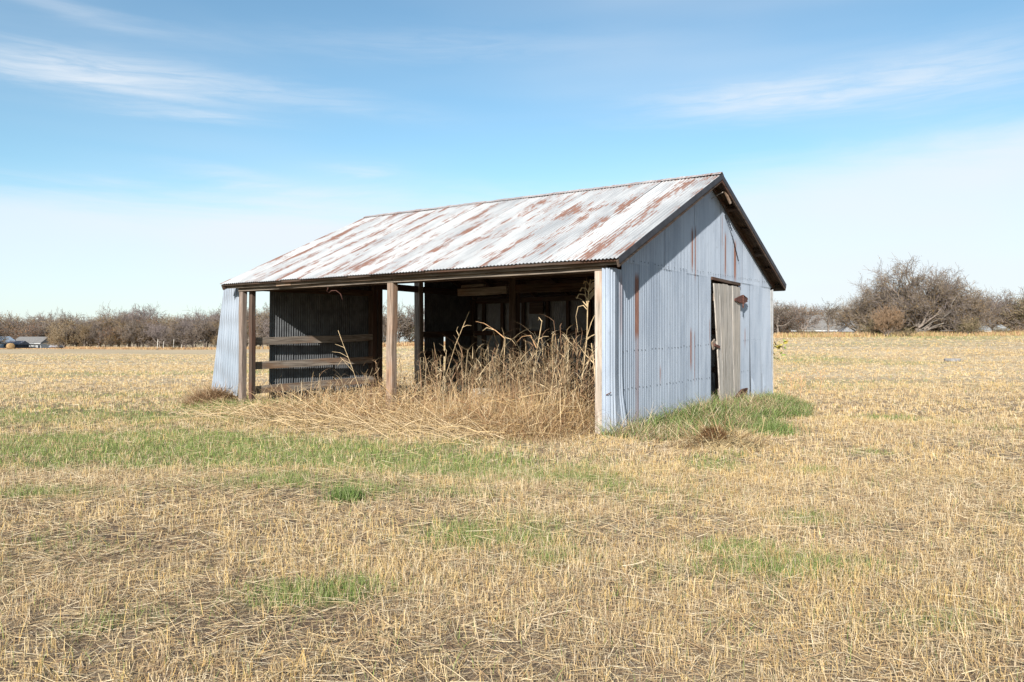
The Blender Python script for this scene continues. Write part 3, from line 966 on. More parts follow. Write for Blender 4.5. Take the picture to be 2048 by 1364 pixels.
# hook and wire under the front header
tube('wire_hook', [(-6.05, 0.0, 2.50), (-6.04, -0.02, 2.44), (-6.06, -0.03, 2.40), (-5.99, -0.03, 2.36), (-5.93, -0.03, 2.40), (-5.80, -0.03, 2.40), (-5.68, -0.03, 2.33), (-5.62, -0.03, 2.22)], 0.007, RUSTY, shed)

# a bird's nest of straw stuffed under the header is left to the plants section

# ------------------------------------------------------------------ blades of grass, straw and weeds
def blades(base, length, az, lean, curl, width, cols, segs=2, taper=0.8, rng=None, face=None, roll=None):
    """N curved strips. angles from vertical run from lean to lean+curl along the blade; returns verts, quads, cols"""
    N = len(base)
    length = np.broadcast_to(length, N); az = np.broadcast_to(az, N); lean = np.broadcast_to(lean, N); curl = np.broadcast_to(curl, N); width = np.broadcast_to(width, N)
    ca, sa = np.cos(az), np.sin(az)
    if face is None:
        face = az + np.pi / 2 + (rng.uniform(-0.9, 0.9, N) if rng is not None else 0)
    wx, wy = np.cos(face), np.sin(face)
    wz = np.zeros(N)
    if roll is not None:
        wz = np.sin(roll); wx = wx * np.cos(roll); wy = wy * np.cos(roll)
    p = np.array(base, float)
    V = np.zeros((N, segs + 1, 2, 3), np.float32)
    for j in range(segs + 1):
        t = j / segs
        w = width * (1 - taper * t ** 1.5) * 0.5
        V[:, j, 0] = np.stack([p[:, 0] - wx * w, p[:, 1] - wy * w, p[:, 2] - wz * w], -1)
        V[:, j, 1] = np.stack([p[:, 0] + wx * w, p[:, 1] + wy * w, p[:, 2] + wz * w], -1)
        th = lean + curl * (t + 0.5 / segs)
        st = length / segs
        p = p + np.stack([np.sin(th) * ca * st, np.sin(th) * sa * st, np.cos(th) * st], -1)
    idx = np.arange(N * (segs + 1) * 2).reshape(N, segs + 1, 2)
    Fq = np.stack([idx[:, :-1, 0], idx[:, :-1, 1], idx[:, 1:, 1], idx[:, 1:, 0]], -1).reshape(-1, 4)
    C = np.repeat(np.asarray(cols, np.float32), (segs + 1) * 2, axis=0)
    return V.reshape(-1, 3), Fq, C


def join(parts):
    V = []; Fs = []; C = []; o = 0
    for v, f, c in parts:
        V.append(v); Fs.append(f + o); C.append(c); o += len(v)
    return np.concatenate(V), np.concatenate(Fs), np.concatenate(C)


PAL = np.array([0.94, 0.925, 0.90]) * np.array([[0.54, 0.41, 0.23], [0.62, 0.49, 0.30], [0.50, 0.35, 0.17], [0.66, 0.56, 0.40], [0.40, 0.28, 0.16], [0.58, 0.46, 0.31], [0.34, 0.24, 0.15]])
TONE = np.array([0.94, 0.925, 0.90])
PALG = TONE * np.array([[0.60, 0.43, 0.19], [0.64, 0.48, 0.25], [0.56, 0.38, 0.15], [0.68, 0.54, 0.32], [0.48, 0.34, 0.17]])
PALW = TONE * np.array([[0.60, 0.49, 0.32], [0.66, 0.56, 0.40], [0.54, 0.42, 0.25], [0.44, 0.31, 0.18], [0.36, 0.24, 0.14], [0.58, 0.44, 0.25]])
PGR = np.array([[0.18, 0.26, 0.065], [0.23, 0.31, 0.085], [0.28, 0.34, 0.11], [0.15, 0.21, 0.055], [0.34, 0.37, 0.16]])


def pick(rng, pal, N, jit=0.15):
    c = pal[rng.randint(0, len(pal), N)]
    return np.clip(c * (1 + rng.uniform(-jit, jit, (N, 1))), 0, 0.9)


def zone(rng, y0, y1, dens, side=0.70, pad=None):
    pad = (3.2 if y0 < 9 else 2.0) if pad is None else pad
    area = side * (y1 ** 2 - y0 ** 2) + 2 * pad * (y1 - y0)
    n = int(area * dens)
    y = np.sqrt(rng.uniform(y0 ** 2, y1 ** 2, n))
    x = rng.uniform(-1, 1, n) * (side * y + pad)
    k = ~in_shed(x, y, 0.0)
    return x[k], y[k]


rng = RS(1234)
stub, litter, green = [], [], []
#           y0   y1    tufts  per  width   len-k segs
for (y0, y1, dens, per, wd, lk, sg) in ((2.3, 5.5, 360, 7, 0.0032, 0.85, 2), (5.5, 9, 255, 7, 0.0042, 0.85, 1), (9, 15, 125, 6, 0.0064, 0.8, 1), (15, 26, 40, 6, 0.011, 0.8, 1), (26, 50, 13, 6, 0.018, 0.7, 1), (50, 95, 3.0, 6, 0.035, 0.6, 1)):
    tx, ty = zone(rng, y0, y1, dens)
    g, s = masks(tx, ty)
    keep = rng.uniform(0, 1, len(tx)) < np.clip(1.05 - 0.85 * s - 0.72 * g * (ty < 30), 0.06, 1) * (0.4 + 0.9 * sstep(fbm(tx * 1.5, ty * 1.5, 91), 0.3, 0.62)) * np.interp(tx / np.maximum(ty, 1), [-0.4, 0.1], [0.72, 1.0])
    tx, ty = tx[keep], ty[keep]
    n = len(tx) * per
    sp = 0.024 + 1.2 * wd
    x = np.repeat(tx, per) + rng.normal(0, sp, n); y = np.repeat(ty, per) + rng.normal(0, sp, n)
    tl = np.repeat(rng.uniform(0.5, 1.25, len(tx)), per)
    gold = np.repeat(rng.uniform(0, 1, len(tx)) < np.interp(fbm(tx * 0.7, ty * 0.7, 55), [0.35, 0.65], [0.08, 0.6]), per)
    z = ground_z(x, y) - 0.005
    L = tl * rng.uniform(0.045, 0.125, n) * lk * np.interp(ty.repeat(per), [3, 5, 40], [0.95, 1.0, 1.35])
    c = np.where(gold[:, None], pick(rng, PALG, n), pick(rng, PAL, n))
    az0 = np.repeat(rng.uniform(0, 2 * np.pi, len(tx)), per) + rng.normal(0, 0.9, n)
    stub.append(blades(np.stack([x, y, z], -1), L, az0, np.where(rng.uniform(0, 1, n) < 0.35, rng.uniform(0.5, 1.4, n), np.abs(rng.normal(0.15, 0.3, n))), rng.normal(0.1, 0.6, n), wd * rng.uniform(0.6, 1.3, n), c, sg, 0.5, rng, face=rng.normal(0, 0.6, n)))
    # fallen straw lying about
    lx, ly = zone(rng, y0, y1, dens * per * (1.0 if y0 < 9 else 0.6))
    n = len(lx)
    sw = fbm(lx * 0.8, ly * 0.8, 61)
    gl_, _s = masks(lx, ly)
    keep = rng.uniform(0, 1, n) < (0.45 + 0.7 * sw) * (1 - 0.75 * gl_)
    lx, ly = lx[keep], ly[keep]; n = len(lx)
    lz = ground_z(lx, ly) + rng.uniform(0.002, 0.03, n)
    c = pick(rng, PALW, n)
    lit = blades(np.stack([lx, ly, lz], -1), rng.uniform(0.04, 0.17, n) * (1 + 10 * wd), rng.uniform(0, 2 * np.pi, n), np.pi / 2 - np.abs(rng.normal(0, 0.12, n)), rng.normal(0.0, 0.25, n), wd * rng.uniform(0.5, 1.1, n), c, 1, 0.4, rng, roll=rng.uniform(-1.2, 1.2, n))
    litter.append(lit)
    # short green growth
    if y0 < 90:
        gx, gy = zone(rng, y0, y1, dens * per * (2.6 if y0 < 15 else 1.8))
        g, s = masks(gx, gy)
        keep = rng.uniform(0, 1, len(gx)) < g * 0.9 * (1 if y0 < 20 else 0.6) + 0.02
        gx, gy = gx[keep], gy[keep]; n = len(gx)
        gz = ground_z(gx, gy) - 0.004
        c = pick(rng, PGR, n)
        dry = rng.uniform(0, 1, n) < 0.24
        c[dry] = pick(rng, PAL, dry.sum())
        green.append(blades(np.stack([gx, gy, gz], -1), rng.uniform(0.04, 0.105, n) * (1 + 4 * wd), rng.uniform(0, 6.283, n), rng.uniform(0.0, 0.6, n), rng.uniform(0.1, 0.8, n), wd * rng.uniform(0.6, 1.2, n), c, 1 if y0 > 5 else 2, 0.85, rng))

# longer loose straws strewn over the foreground
n = 2600
lx, ly = zone(rng, 2.8, 13, 20)
n = len(lx)
lz = ground_z(lx, ly) + rng.uniform(0.01, 0.06, n)
litter.append(blades(np.stack([lx, ly, lz], -1), rng.uniform(0.15, 0.4, n), rng.uniform(0, 6.283, n), np.pi / 2 - np.abs(rng.normal(0.02, 0.1, n)), rng.normal(0.1, 0.35, n), rng.uniform(0.0025, 0.0045, n), pick(rng, PALW, n), 3, 0.5, rng, roll=rng.uniform(-1.2, 1.2, n)))


def stuff(name, parts, mat, label, cat):
    v, f, c = join(parts)
    if name == 'weed_thicket':          # nothing grows through the gable wall
        la, lb = to_local(v[:, 0], v[:, 1])
        bad = (la > -0.03) & (lb > 0.05)
        f = f[~bad[f].any(axis=1)]
    o = link(name, mesh_np(name, v, f, [mat], c))
    return tag(o, label, cat, None, 'stuff')


stuff('stubble', stub, STRAW_M, 'short golden stubble standing all over the mown field', 'stubble')
stuff('straw_litter', litter, STRAW_M, 'pale fallen straw lying loose on the mown field', 'straw')
stuff('green_grass', green, GRASS_M, 'short green grass regrowing in patches through the stubble', 'grass')


# --- long green grass along the foot of the right gable wall
def local_pts(rng, n, a0, a1, b0, b1):
    a = rng.uniform(a0, a1, n); b = rng.uniform(b0, b1, n)
    return a, b


parts = []
n = 42000
a, b = local_pts(rng, n, 0.10, 2.6, -0.35, 9.6)
wdt = np.interp(b, [-0.35, 0.5, 3, 5.6, 7.0, 8.0, 9.6], [0.9, 1.25, 1.75, 1.8, 0.9, 0.25, 0.02]) * (0.7 + 0.6 * fbm(a * 0.8, b * 0.9, 5))
k = (a < wdt) & (rng.uniform(0, 1, n) < 0.35 + 0.9 * fbm(a * 2, b * 2, 15))
a, b = a[k], b[k]; n = len(a)
x, y = to_world(a, b)
mound = 0.14 * np.exp(-((a - 0.7) / 0.6) ** 2) * sstep(b, 0.5, 3)
z = ground_z(x, y) + mound * 0.8 - 0.01
edge = np.clip(1 - a / np.maximum(wdt[k], .1), 0.2, 1)
L = rng.uniform(0.18, 0.50, n) * (0.6 + 0.5 * edge) * (0.6 + 0.8 * fbm(a * 1.6, b * 1.6, 205))
c = pick(rng, np.concatenate([PGR * np.array([1.0, 1.02, 1.1]), PGR * np.array([0.8, 0.8, 0.95])]), n)
dry = rng.uniform(0, 1, n) < 0.22 + 0.40 * (fbm(a * 1.3, b * 1.3, 25) > 0.55)
c[dry] = pick(rng, PALW, dry.sum())
parts.append(blades(np.stack([x, y, z], -1), L, rng.uniform(0, 6.283, n), rng.uniform(0.05, 0.7, n), rng.uniform(0.6, 2.0, n), rng.uniform(0.007, 0.013, n), c, 4, 0.9, rng))
# tufts round the left post and under the rails
for (a0, b0, ra, rb, n, hh) in ((-8.6, -0.15, 0.7, 0.5, 2600, 0.28), (-7.9, 0.2, 0.9, 0.6, 2600, 0.30), (-7.0, -0.3, 0.8, 0.4, 1200, 0.2), (-9.3, -0.5, 0.8, 0.4, 1500, 0.16), (-6.9, 0.6, 0.8, 0.8, 1500, 0.3), (-2.6, 1.7, 0.7, 0.4, 700, 0.35), (-5.4, 2.0, 0.8, 0.5, 600, 0.3)):
    aa = rng.normal(a0, ra * 0.6, n); bb = rng.normal(b0, rb * 0.6, n)
    x, y = to_world(aa, bb); z = ground_z(x, y) - 0.01
    c = pick(rng, PGR, n); dry = rng.uniform(0, 1, n) < 0.3
    c[dry] = pick(rng, PALW, dry.sum())
    parts.append(blades(np.stack([x, y, z], -1), rng.uniform(0.4, 1.0, n) * hh, rng.uniform(0, 6.283, n), rng.uniform(0.0, 0.5, n), rng.uniform(0.3, 1.4, n), rng.uniform(0.006, 0.011, n), c, 3, 0.9, rng))
# dark tuft in the foreground and the blue-green weed by the wall
for (px, py, n, hh, rad) in ((690, 1003, 420, 0.17, 0.07), (1545, 868, 700, 0.30, 0.16), (1770, 838, 160, 0.14, 0.25)):
    X, Y, _, _, _ = spot(px, py, 1, 1)
    x = rng.normal(X, rad, n); y = rng.normal(Y, rad, n); z = ground_z(x, y)
    parts.append(blades(np.stack([x, y, z], -1), rng.uniform(0.5, 1.0, n) * hh, rng.uniform(0, 6.283, n), rng.uniform(0.0, 0.4, n), rng.uniform(0.2, 0.9, n), rng.uniform(0.006, 0.010, n), pick(rng, PGR * np.array([0.8, 0.82, 0.9]), n), 3, 0.9, rng))
stuff('long_grass', parts, GRASS_M, 'long green grass along the foot of the metal gable wall and left post', 'grass')

# --- the dry weed thicket that fills the front of the shed
parts = []


def thicket(n, a0, a1, b0, b1, hfun, width, pal, lean, curl, segs=5, clump=0.55, seed=0):
    a, b = local_pts(rng, n, a0, a1, b0, b1)
    k = rng.uniform(0, 1, n) < (1 - clump) + clump * 1.7 * sstep(fbm(a * 1.4, b * 1.4, 33 + seed), 0.35, 0.65)
    a, b = a[k], b[k]; n = len(a)
    x, y = to_world(a, b); z = ground_z(x, y) - 0.02
    h = 1.1 * hfun(a, b) * rng.uniform(0.45, 1.15, n)
    parts.append(blades(np.stack([x, y, z], -1), h, rng.uniform(0, 6.283, n), np.abs(rng.normal(lean, 0.22, n)), rng.normal(curl, 0.6, n), rng.uniform(width * 0.6, width * 1.4, n), pick(rng, pal, n), segs, 0.75, rng))


PALT = np.array([0.93, 0.90, 0.88]) * np.array([[0.55, 0.40, 0.21], [0.62, 0.47, 0.26], [0.50, 0.34, 0.16], [0.38, 0.24, 0.13], [0.58, 0.45, 0.28], [0.28, 0.16, 0.09], [0.66, 0.53, 0.34], [0.46, 0.31, 0.17]])
PALR = 0.88 * np.array([[0.50, 0.38, 0.23], [0.42, 0.30, 0.18], [0.34, 0.22, 0.13], [0.58, 0.47, 0.31], [0.30, 0.18, 0.11], [0.46, 0.33, 0.19]])
hf = lambda a, b: np.interp(a, [-8.0, -7.0, -5.8, -4.6, -3.5, -0.3], [0.06, 0.30, 0.62, 0.66, 0.58, 0.75]) * np.interp(b, [-1.4, -0.5, 0.3, 2.0], [0.45, 0.8, 1.0, 1.0]) * (0.45 + 1.05 * fbm(a * 1.1, b * 0.9, 141))
thicket(5200, -7.5, -0.4, -0.9, 1.3, hf, 0.0075, PALT, 0.55, 1.7, 6, 0.55, 0)
thicket(4500, -7.2, -0.1, -1.5, -0.3, lambda a, b: 0.5 + 0 * a, 0.007, PALT, 0.8, 1.2, 5, 0.6, 3)
thicket(3200, -2.5, -0.25, -1.3, 0.5, lambda a, b: 0.8 + 0 * a, 0.0075, PALT, 0.4, 1.3, 5, 0.4, 5)
# crooked pieces lying every which way through the mass
n = 8500
a = rng.uniform(-7.0, -0.45, n); b = rng.uniform(-1.3, 1.4, n)
x, y = to_world(a, b)
z = ground_z(x, y) + rng.uniform(0.02, 1.0, n) ** 1.3 * hf(a, b) * 0.85
parts.append(blades(np.stack([x, y, z], -1), rng.uniform(0.12, 0.5, n), rng.uniform(0, 6.283, n), rng.uniform(0.5, 1.9, n), rng.normal(0.2, 1.1, n), rng.uniform(0.005, 0.011, n), pick(rng, PALT, n, 0.3), 4, 0.6, rng, roll=rng.uniform(-1.3, 1.3, n)))
# long flattened straws fanned out in front, mostly combed one way
n = 1500
a = rng.uniform(-7.6, -0.7, n); b = rng.normal(-1.4, 0.55, n)
x, y = to_world(a, b); z = ground_z(x, y) + rng.uniform(0.02, 0.14, n)
dirn = np.where(rng.uniform(0, 1, n) < 0.45, 2.6 + 1.6 * (fbm(a * 0.7, b * 0.7, 77) - 0.5) + rng.normal(0, 0.5, n), rng.uniform(0, 6.283, n))
parts.append(blades(np.stack([x, y, z], -1), rng.uniform(0.35, 1.05, n), dirn, rng.normal(1.25, 0.2, n), rng.normal(0.35, 0.25, n), rng.uniform(0.006, 0.011, n), pick(rng, PALT[[0, 1, 4, 6]], n), 5, 0.6, rng, roll=rng.uniform(-1.1, 1.1, n)))


def reeds(n, a0, a1, b0, b1, hlo, hhi, leaves, sw=0.010, lw=0.016):
    """broken reed-like stalks: a leaning stem, often snapped over, with strap leaves arching off it"""
    a, b = local_pts(rng, n, a0, a1, b0, b1)
    x, y = to_world(a, b); base = np.stack([x, y, ground_z(x, y) - 0.02], -1)
    h = rng.uniform(hlo, hhi, n)
    az_ = rng.uniform(0, 6.283, n); ln = np.abs(rng.normal(0.18, 0.25, n)); cu = rng.normal(0.2, 0.5, n)
    c = pick(rng, PALR, n, 0.2)
    parts.append(blades(base, h, az_, ln, cu, sw * rng.uniform(0.7, 1.3, n), c, 5, 0.35, rng))
    top = base.copy()
    P_ = [base.copy()]
    for j in range(5):
        th = ln + cu * (j / 5 + 0.1)
        top = top + np.stack([np.sin(th) * np.cos(az_), np.sin(th) * np.sin(az_), np.cos(th)], -1) * (h / 5)[:, None]
        P_.append(top.copy())
    P_ = np.stack(P_, 1)
    # the snapped tip
    parts.append(blades(top, h * rng.uniform(0.12, 0.4, n), az_ + rng.normal(0, 1.2, n), rng.uniform(0.6, 2.4, n), rng.normal(0.5, 0.8, n), sw * rng.uniform(0.7, 1.4, n), c, 4, 0.6, rng))
    for k in range(leaves):
        t = rng.uniform(0.3, 1.0, n) * 4.99
        i = t.astype(int)
        p = P_[np.arange(n), i] + (P_[np.arange(n), i + 1] - P_[np.arange(n), i]) * (t - i)[:, None]
        parts.append(blades(p, rng.uniform(0.15, 0.55, n), rng.uniform(0, 6.283, n), rng.uniform(0.4, 1.3, n), rng.uniform(0.4, 2.2, n), lw * rng.uniform(0.5, 1.4, n), pick(rng, PALR, n, 0.25), 6, 0.85, rng))


reeds(150, -4.5, -0.8, 0.2, 2.1, 0.9, 1.4, 6, 0.009, 0.013)
reeds(130, -2.9, -0.8, 0.2, 1.6, 0.8, 1.55, 8, 0.010, 0.015)
reeds(45, -1.6, -0.75, 0.3, 1.2, 1.3, 1.85, 7, 0.011, 0.016)
reeds(60, -5.4, -4.2, 0.3, 2.0, 0.6, 1.15, 4)
reeds(70, -7.0, -4.0, -0.7, 0.6, 0.45, 0.8, 4, 0.007, 0.010)
stuff('weed_thicket', parts, STRAW_M, 'tangled thicket of dry straw coloured weeds filling the shed front', 'weeds')


# --- single tall stalks that stand clear of the thicket
def curve_strip(pts, w0, w1, normal=(0, 0, 1)):
    vs = []; fs = []
    pts = [Vector(p) for p in pts]
    n = len(pts)
    for i, p in enumerate(pts):
        d = (pts[min(i + 1, n - 1)] - pts[max(i - 1, 0)]).normalized()
        s = d.cross(Vector((0.3, -1, 0.1))).normalized()
        w = w0 + (w1 - w0) * i / (n - 1)
        vs += [p - s * w, p + s * w]
    for i in range(n - 1):
        fs.append((2 * i, 2 * i + 1, 2 * i + 3, 2 * i + 2))
    return vs, fs


STALK = flat_mat('dry_stalk', (0.42, 0.31, 0.18), 0.85, 0.35, 9)
STALKR = flat_mat('reddish_dry_leaf', (0.42, 0.25, 0.13), 0.85, 0.35, 9)


def stalk(a, b, pts, leaves, plume, label, r=0.012, w=0.010):
    x, y = to_world(a, b)
    root = empty('tall_weed_stalk', (float(x), float(y), float(ground_z(x, y))), (0, 0, -TH))
    tag(root, label, 'weed', 'tall dry stalks in the shed front')
    tube('stem', pts, r, STALK, root, 5)
    for lp in leaves:
        vs, fs = curve_strip(lp, w, 0.002)
        link('leaf', mesh_list('leaf', vs, fs, [STALK if len(lp) % 2 else STALKR]), root)
    if plume:
        top, L, nb = plume
        V = []; Fc = []
        rp = random.Random(7)
        for k in range(nb):
            t = k / nb
            s = Vector(top) + Vector((0, 0, L * t))
            ln = 0.26 * (1 - 0.6 * t)
            sgn = 1 if k % 5 else -1
            q = [s, s + Vector((sgn * ln * 0.4, 0.02, ln * 0.45)), s + Vector((sgn * ln * 0.8, 0.03, ln * 0.50)), s + Vector((sgn * ln * 1.0, 0.04, ln * 0.22))]
            v, f = curve_strip(q, 0.006, 0.011)
            Fc += [tuple(i + len(V) for i in ff) for ff in f]; V += v
        link('seed_head', mesh_list('seed_head', V, Fc, [STALK]), root)


stalk(-0.75, 0.75, [(-0.12, 0, 0), (-0.10, 0, 0.6), (-0.03, 0, 1.1), (0.02, 0, 1.5), (0.03, 0, 1.95), (0.05, 0, 2.2), (0.09, 0, 2.42)],
      [[(0.03, 0, 1.92), (-0.05, 0, 2.0), (-0.15, 0, 1.98), (-0.18, -0.02, 1.82), (-0.14, -0.02, 1.55)], [(0.0, 0, 1.45), (0.16, 0, 1.52), (0.30, 0, 1.50), (0.42, 0.02, 1.38), (0.48, 0.02, 1.22)],
       [(0.02, 0, 1.5), (0.10, 0, 1.72), (0.20, 0, 1.90)], [(0.02, 0, 2.0), (-0.02, 0, 2.25), (0.01, 0, 2.44)], [(0.0, 0, 1.42), (0.10, 0, 1.5), (0.22, 0, 1.54)],
       [(-0.05, 0, 1.0), (0.12, 0, 1.14), (0.30, 0, 1.02), (0.42, 0, 0.86), (0.46, 0, 0.72)], [(0.03, 0, 1.97), (-0.09, 0, 2.1), (-0.2, 0, 2.14)]],
      ((0.06, 0, 2.06), 0.32, 12), 'tallest dry stalk with drooping seed head near the right corner post', 0.011, 0.008)
stalk(-0.62, 0.7, [(0.1, 0, 0), (0.08, 0, 0.6), (0.05, 0, 1.0), (0.0, 0, 1.38)], [[(0.06, 0, 0.95), (0.2, 0, 1.1), (0.36, 0, 0.95)], [(0.05, 0, 1.05), (-0.12, 0, 1.2), (-0.25, 0, 1.36)], [(0.06, 0, 0.8), (0.26, 0, 0.9), (0.4, 0, 0.72), (0.46, 0, 0.6)]], None,
      'short reddish dry stalk leaning just right of the tallest stalk', 0.010, 0.008)
stalk(-2.05, 1.1, [(0.0, 0, 0), (0.05, 0, 0.7), (0.1, 0, 1.2), (0.19, 0, 1.62), (0.22, 0, 1.78)], [[(0.1, 0, 1.3), (-0.02, 0, 1.52), (-0.2, 0, 1.5), (-0.32, 0, 1.4)], [(0.14, 0, 1.45), (0.26, 0, 1.5), (0.36, 0, 1.50)], [(0.22, 0, 1.76), (0.15, 0, 1.84), (0.14, 0, 1.78)]], None,
      'dry stalk with bent tip rising left of the tallest stalk', 0.008, 0.007)
stalk(-2.75, 1.2, [(0, 0, 0), (0.02, 0, 0.7), (0.04, 0, 1.2), (0.06, 0, 1.52)], [[(0.05, 0, 1.48), (-0.15, 0, 1.62), (-0.42, 0, 1.76), (-0.62, 0, 1.80)], [(-0.2, 0, 1.64), (-0.36, 0, 1.68), (-0.46, 0, 1.62)], [(0.05, 0, 1.5), (0.2, 0, 1.46), (0.3, 0, 1.35)]], None,
      'dry stalk with its top bent sharply over to the left', 0.008, 0.007)
stalk(-4.05, 1.3, [(-0.25, 0, 0.0), (-0.1, 0, 0.8), (0.12, 0, 1.35), (0.45, 0, 1.98)], [[(0.28, 0, 1.68), (0.4, 0, 1.72), (0.5, 0, 1.71)], [(0.2, 0, 1.52), (0.14, 0, 1.62), (0.18, 0, 1.7)]], None,
      'thin straight dry stalk slanting up to the right by the dark doorway', 0.006, 0.005)
stalk(-5.2, -0.2, [(0.35, 0, 0.0), (0.2, 0, 0.55), (0.0, 0, 0.95), (-0.22, 0, 1.35), (-0.36, 0, 1.62)], [[(-0.1, 0, 1.12), (-0.3, 0, 1.2), (-0.52, 0, 1.22)], [(-0.2, 0, 1.3), (-0.34, 0, 1.34), (-0.44, 0, 1.36)], [(-0.02, 0, 1.0), (-0.25, 0, 1.08), (-0.38, 0, 0.95)], [(0.05, 0, 0.85), (-0.12, 0, 0.98), (-0.3, 0, 1.12)]], None,
      'dry seeded stalk leaning left across the corrugated panel beside the middle post', 0.005, 0.0035)

# --- straw heaps
def heap(name, cx, cy, rx, ry, h, n, label, pal, seed, ln=(0.15, 0.4)):
    r = RS(seed)
    root = empty(name, (cx, cy, float(ground_z(cx, cy))))
    tag(root, label, 'straw heap')
    u = np.linspace(0, 2 * np.pi, 25)[:-1]; vs = [(0, 0, h)]; fs = []
    for j in range(1, 6):
        t = j / 5
        for k, a in enumerate(u):
            rr_ = t * (1 + 0.15 * math.sin(3 * a + seed))
            vs.append((rx * rr_ * math.cos(a), ry * rr_ * math.sin(a), h * (1 - t ** 1.6) - 0.02))
    for k in range(24):
        fs.append((0, 1 + k, 1 + (k + 1) % 24))
    for j in range(4):
        for k in range(24):
            a = 1 + j * 24 + k; b_ = 1 + j * 24 + (k + 1) % 24
            fs.append((a, a + 24, b_ + 24, b_))
    link('core', mesh_list('core', vs, fs, [flat_mat(name + '_core', tuple(pal[0] * 0.6), 0.95, 0.4, 25)], True), root)
    q = np.sqrt(r.uniform(0, 1, n)); a = r.uniform(0, 6.283, n)
    x = rx * q * np.cos(a); y = ry * q * np.sin(a); z = h * (1 - q ** 1.6) + r.uniform(-0.02, 0.03, n)
    v, f, c = blades(np.stack([x, y, z], -1), r.uniform(*ln, n), a + r.normal(0, 0.9, n), r.normal(1.1, 0.3, n), r.normal(0.5, 0.4, n), r.uniform(0.006, 0.014, n), pick(r, pal, n), 4, 0.7, r)
    o = link('straw', mesh_np('straw', v, f, [STRAW_M], c), root)
    tag(o, kind='stuff')
    return root


x, y = to_world(-9.55, -0.05)
heap('straw_heap', float(x), float(y), 0.62, 0.5, 0.30, 2600, 'brown heap of matted straw under the hanging metal sheet', np.array([[0.36, 0.23, 0.13], [0.44, 0.30, 0.18], [0.30, 0.18, 0.10], [0.50, 0.38, 0.24]]), 3)
X, Y, _, _, _ = spot(1455, 900, 1, 1)
heap('weed_heap', X, Y + 0.2, 0.55, 0.42, 0.20, 420, 'heap of pulled dry grass with dark roots in front of the gable wall', np.array([[0.50, 0.38, 0.20], [0.58, 0.46, 0.28], [0.44, 0.31, 0.15], [0.30, 0.18, 0.09]]), 8, (0.25, 0.6))
r = RS(4)
vs, fs = [], []
X2, Y2 = X - 0.16, Y + 0.12
n = 600
q = np.sqrt(r.uniform(0, 1, n)); a = r.uniform(0, 6.283, n)
base = np.stack([X2 + 0.17 * q * np.cos(a), Y2 + 0.12 * q * np.sin(a), ground_z(X2, Y2) + 0.14 + 0.13 * (1 - q ** 2)], -1)
v, f, c = blades(base, r.uniform(0.04, 0.12, n), a + r.normal(0, 1.0, n), r.uniform(0.2, 1.5, n), r.normal(0.6, 0.7, n), r.uniform(0.006, 0.012, n), pick(r, np.array([[0.20, 0.11, 0.055], [0.13, 0.07, 0.04], [0.28, 0.16, 0.08]]), n), 3, 0.8, r)
tag(link('root_clod', mesh_np('root_clod', v, f, [STRAW_M], c)), 'dark brown matted root clod on the dry grass heap', 'clod')

# --- concrete block lying in the weeds
def block(name, cx, cy, L, D, H, rot, col, label, cat, seed=1):
    r = random.Random(seed)
    vs = []
    nx_, ny_, nz_ = 6, 4, 4
    me = bpy.data.meshes.new(name)
    import bmesh
    bm = bmesh.new()
    bmesh.ops.create_cube(bm, size=1.0)
    bmesh.ops.subdivide_edges(bm, edges=bm.edges[:], cuts=4, use_grid_fill=True)
    for v in bm.verts:
        p = v.co
        m_ = max(abs(p.x), abs(p.y), abs(p.z))
        l_ = p.length
        k = 0.86 + 0.14 * (0.5 / max(l_, 1e-6))
        nz = mnoise.noise(p * 3.1 + Vector((seed, 0, 0))) * 0.07
        v.co = Vector((p.x * L, p.y * D, p.z * H)) * (k + nz)
    bm.to_mesh(me); bm.free()
    me.materials.append(col)
    for p in me.polygons: p.use_smooth = True
    o = link(name, me, None, (cx, cy, float(ground_z(cx, cy)) + H * 0.45), (0, 0, rot))
    return tag(o, label, cat)


x, y = to_world(-3.1, 1.2)
STONE = flat_mat('pale_stone', (0.40, 0.34, 0.265), 0.9, 0.35, 12)
block('stone_block', float(x), float(y), 0.52, 0.3, 0.58, -TH + 0.25, STONE, 'pale sandstone block half buried in the weeds in the shed front', 'stone', 2)
X, Y = (1905 - 1024) / F_PX * 40.0, 40.0
block('field_stone', X, Y, 0.6, 0.5, 0.16, 0.3, flat_mat('grey_stone', (0.24, 0.23, 0.225), 0.9, 0.2, 6), 'pale grey stone lying alone in the right hand field', 'stone', 5)

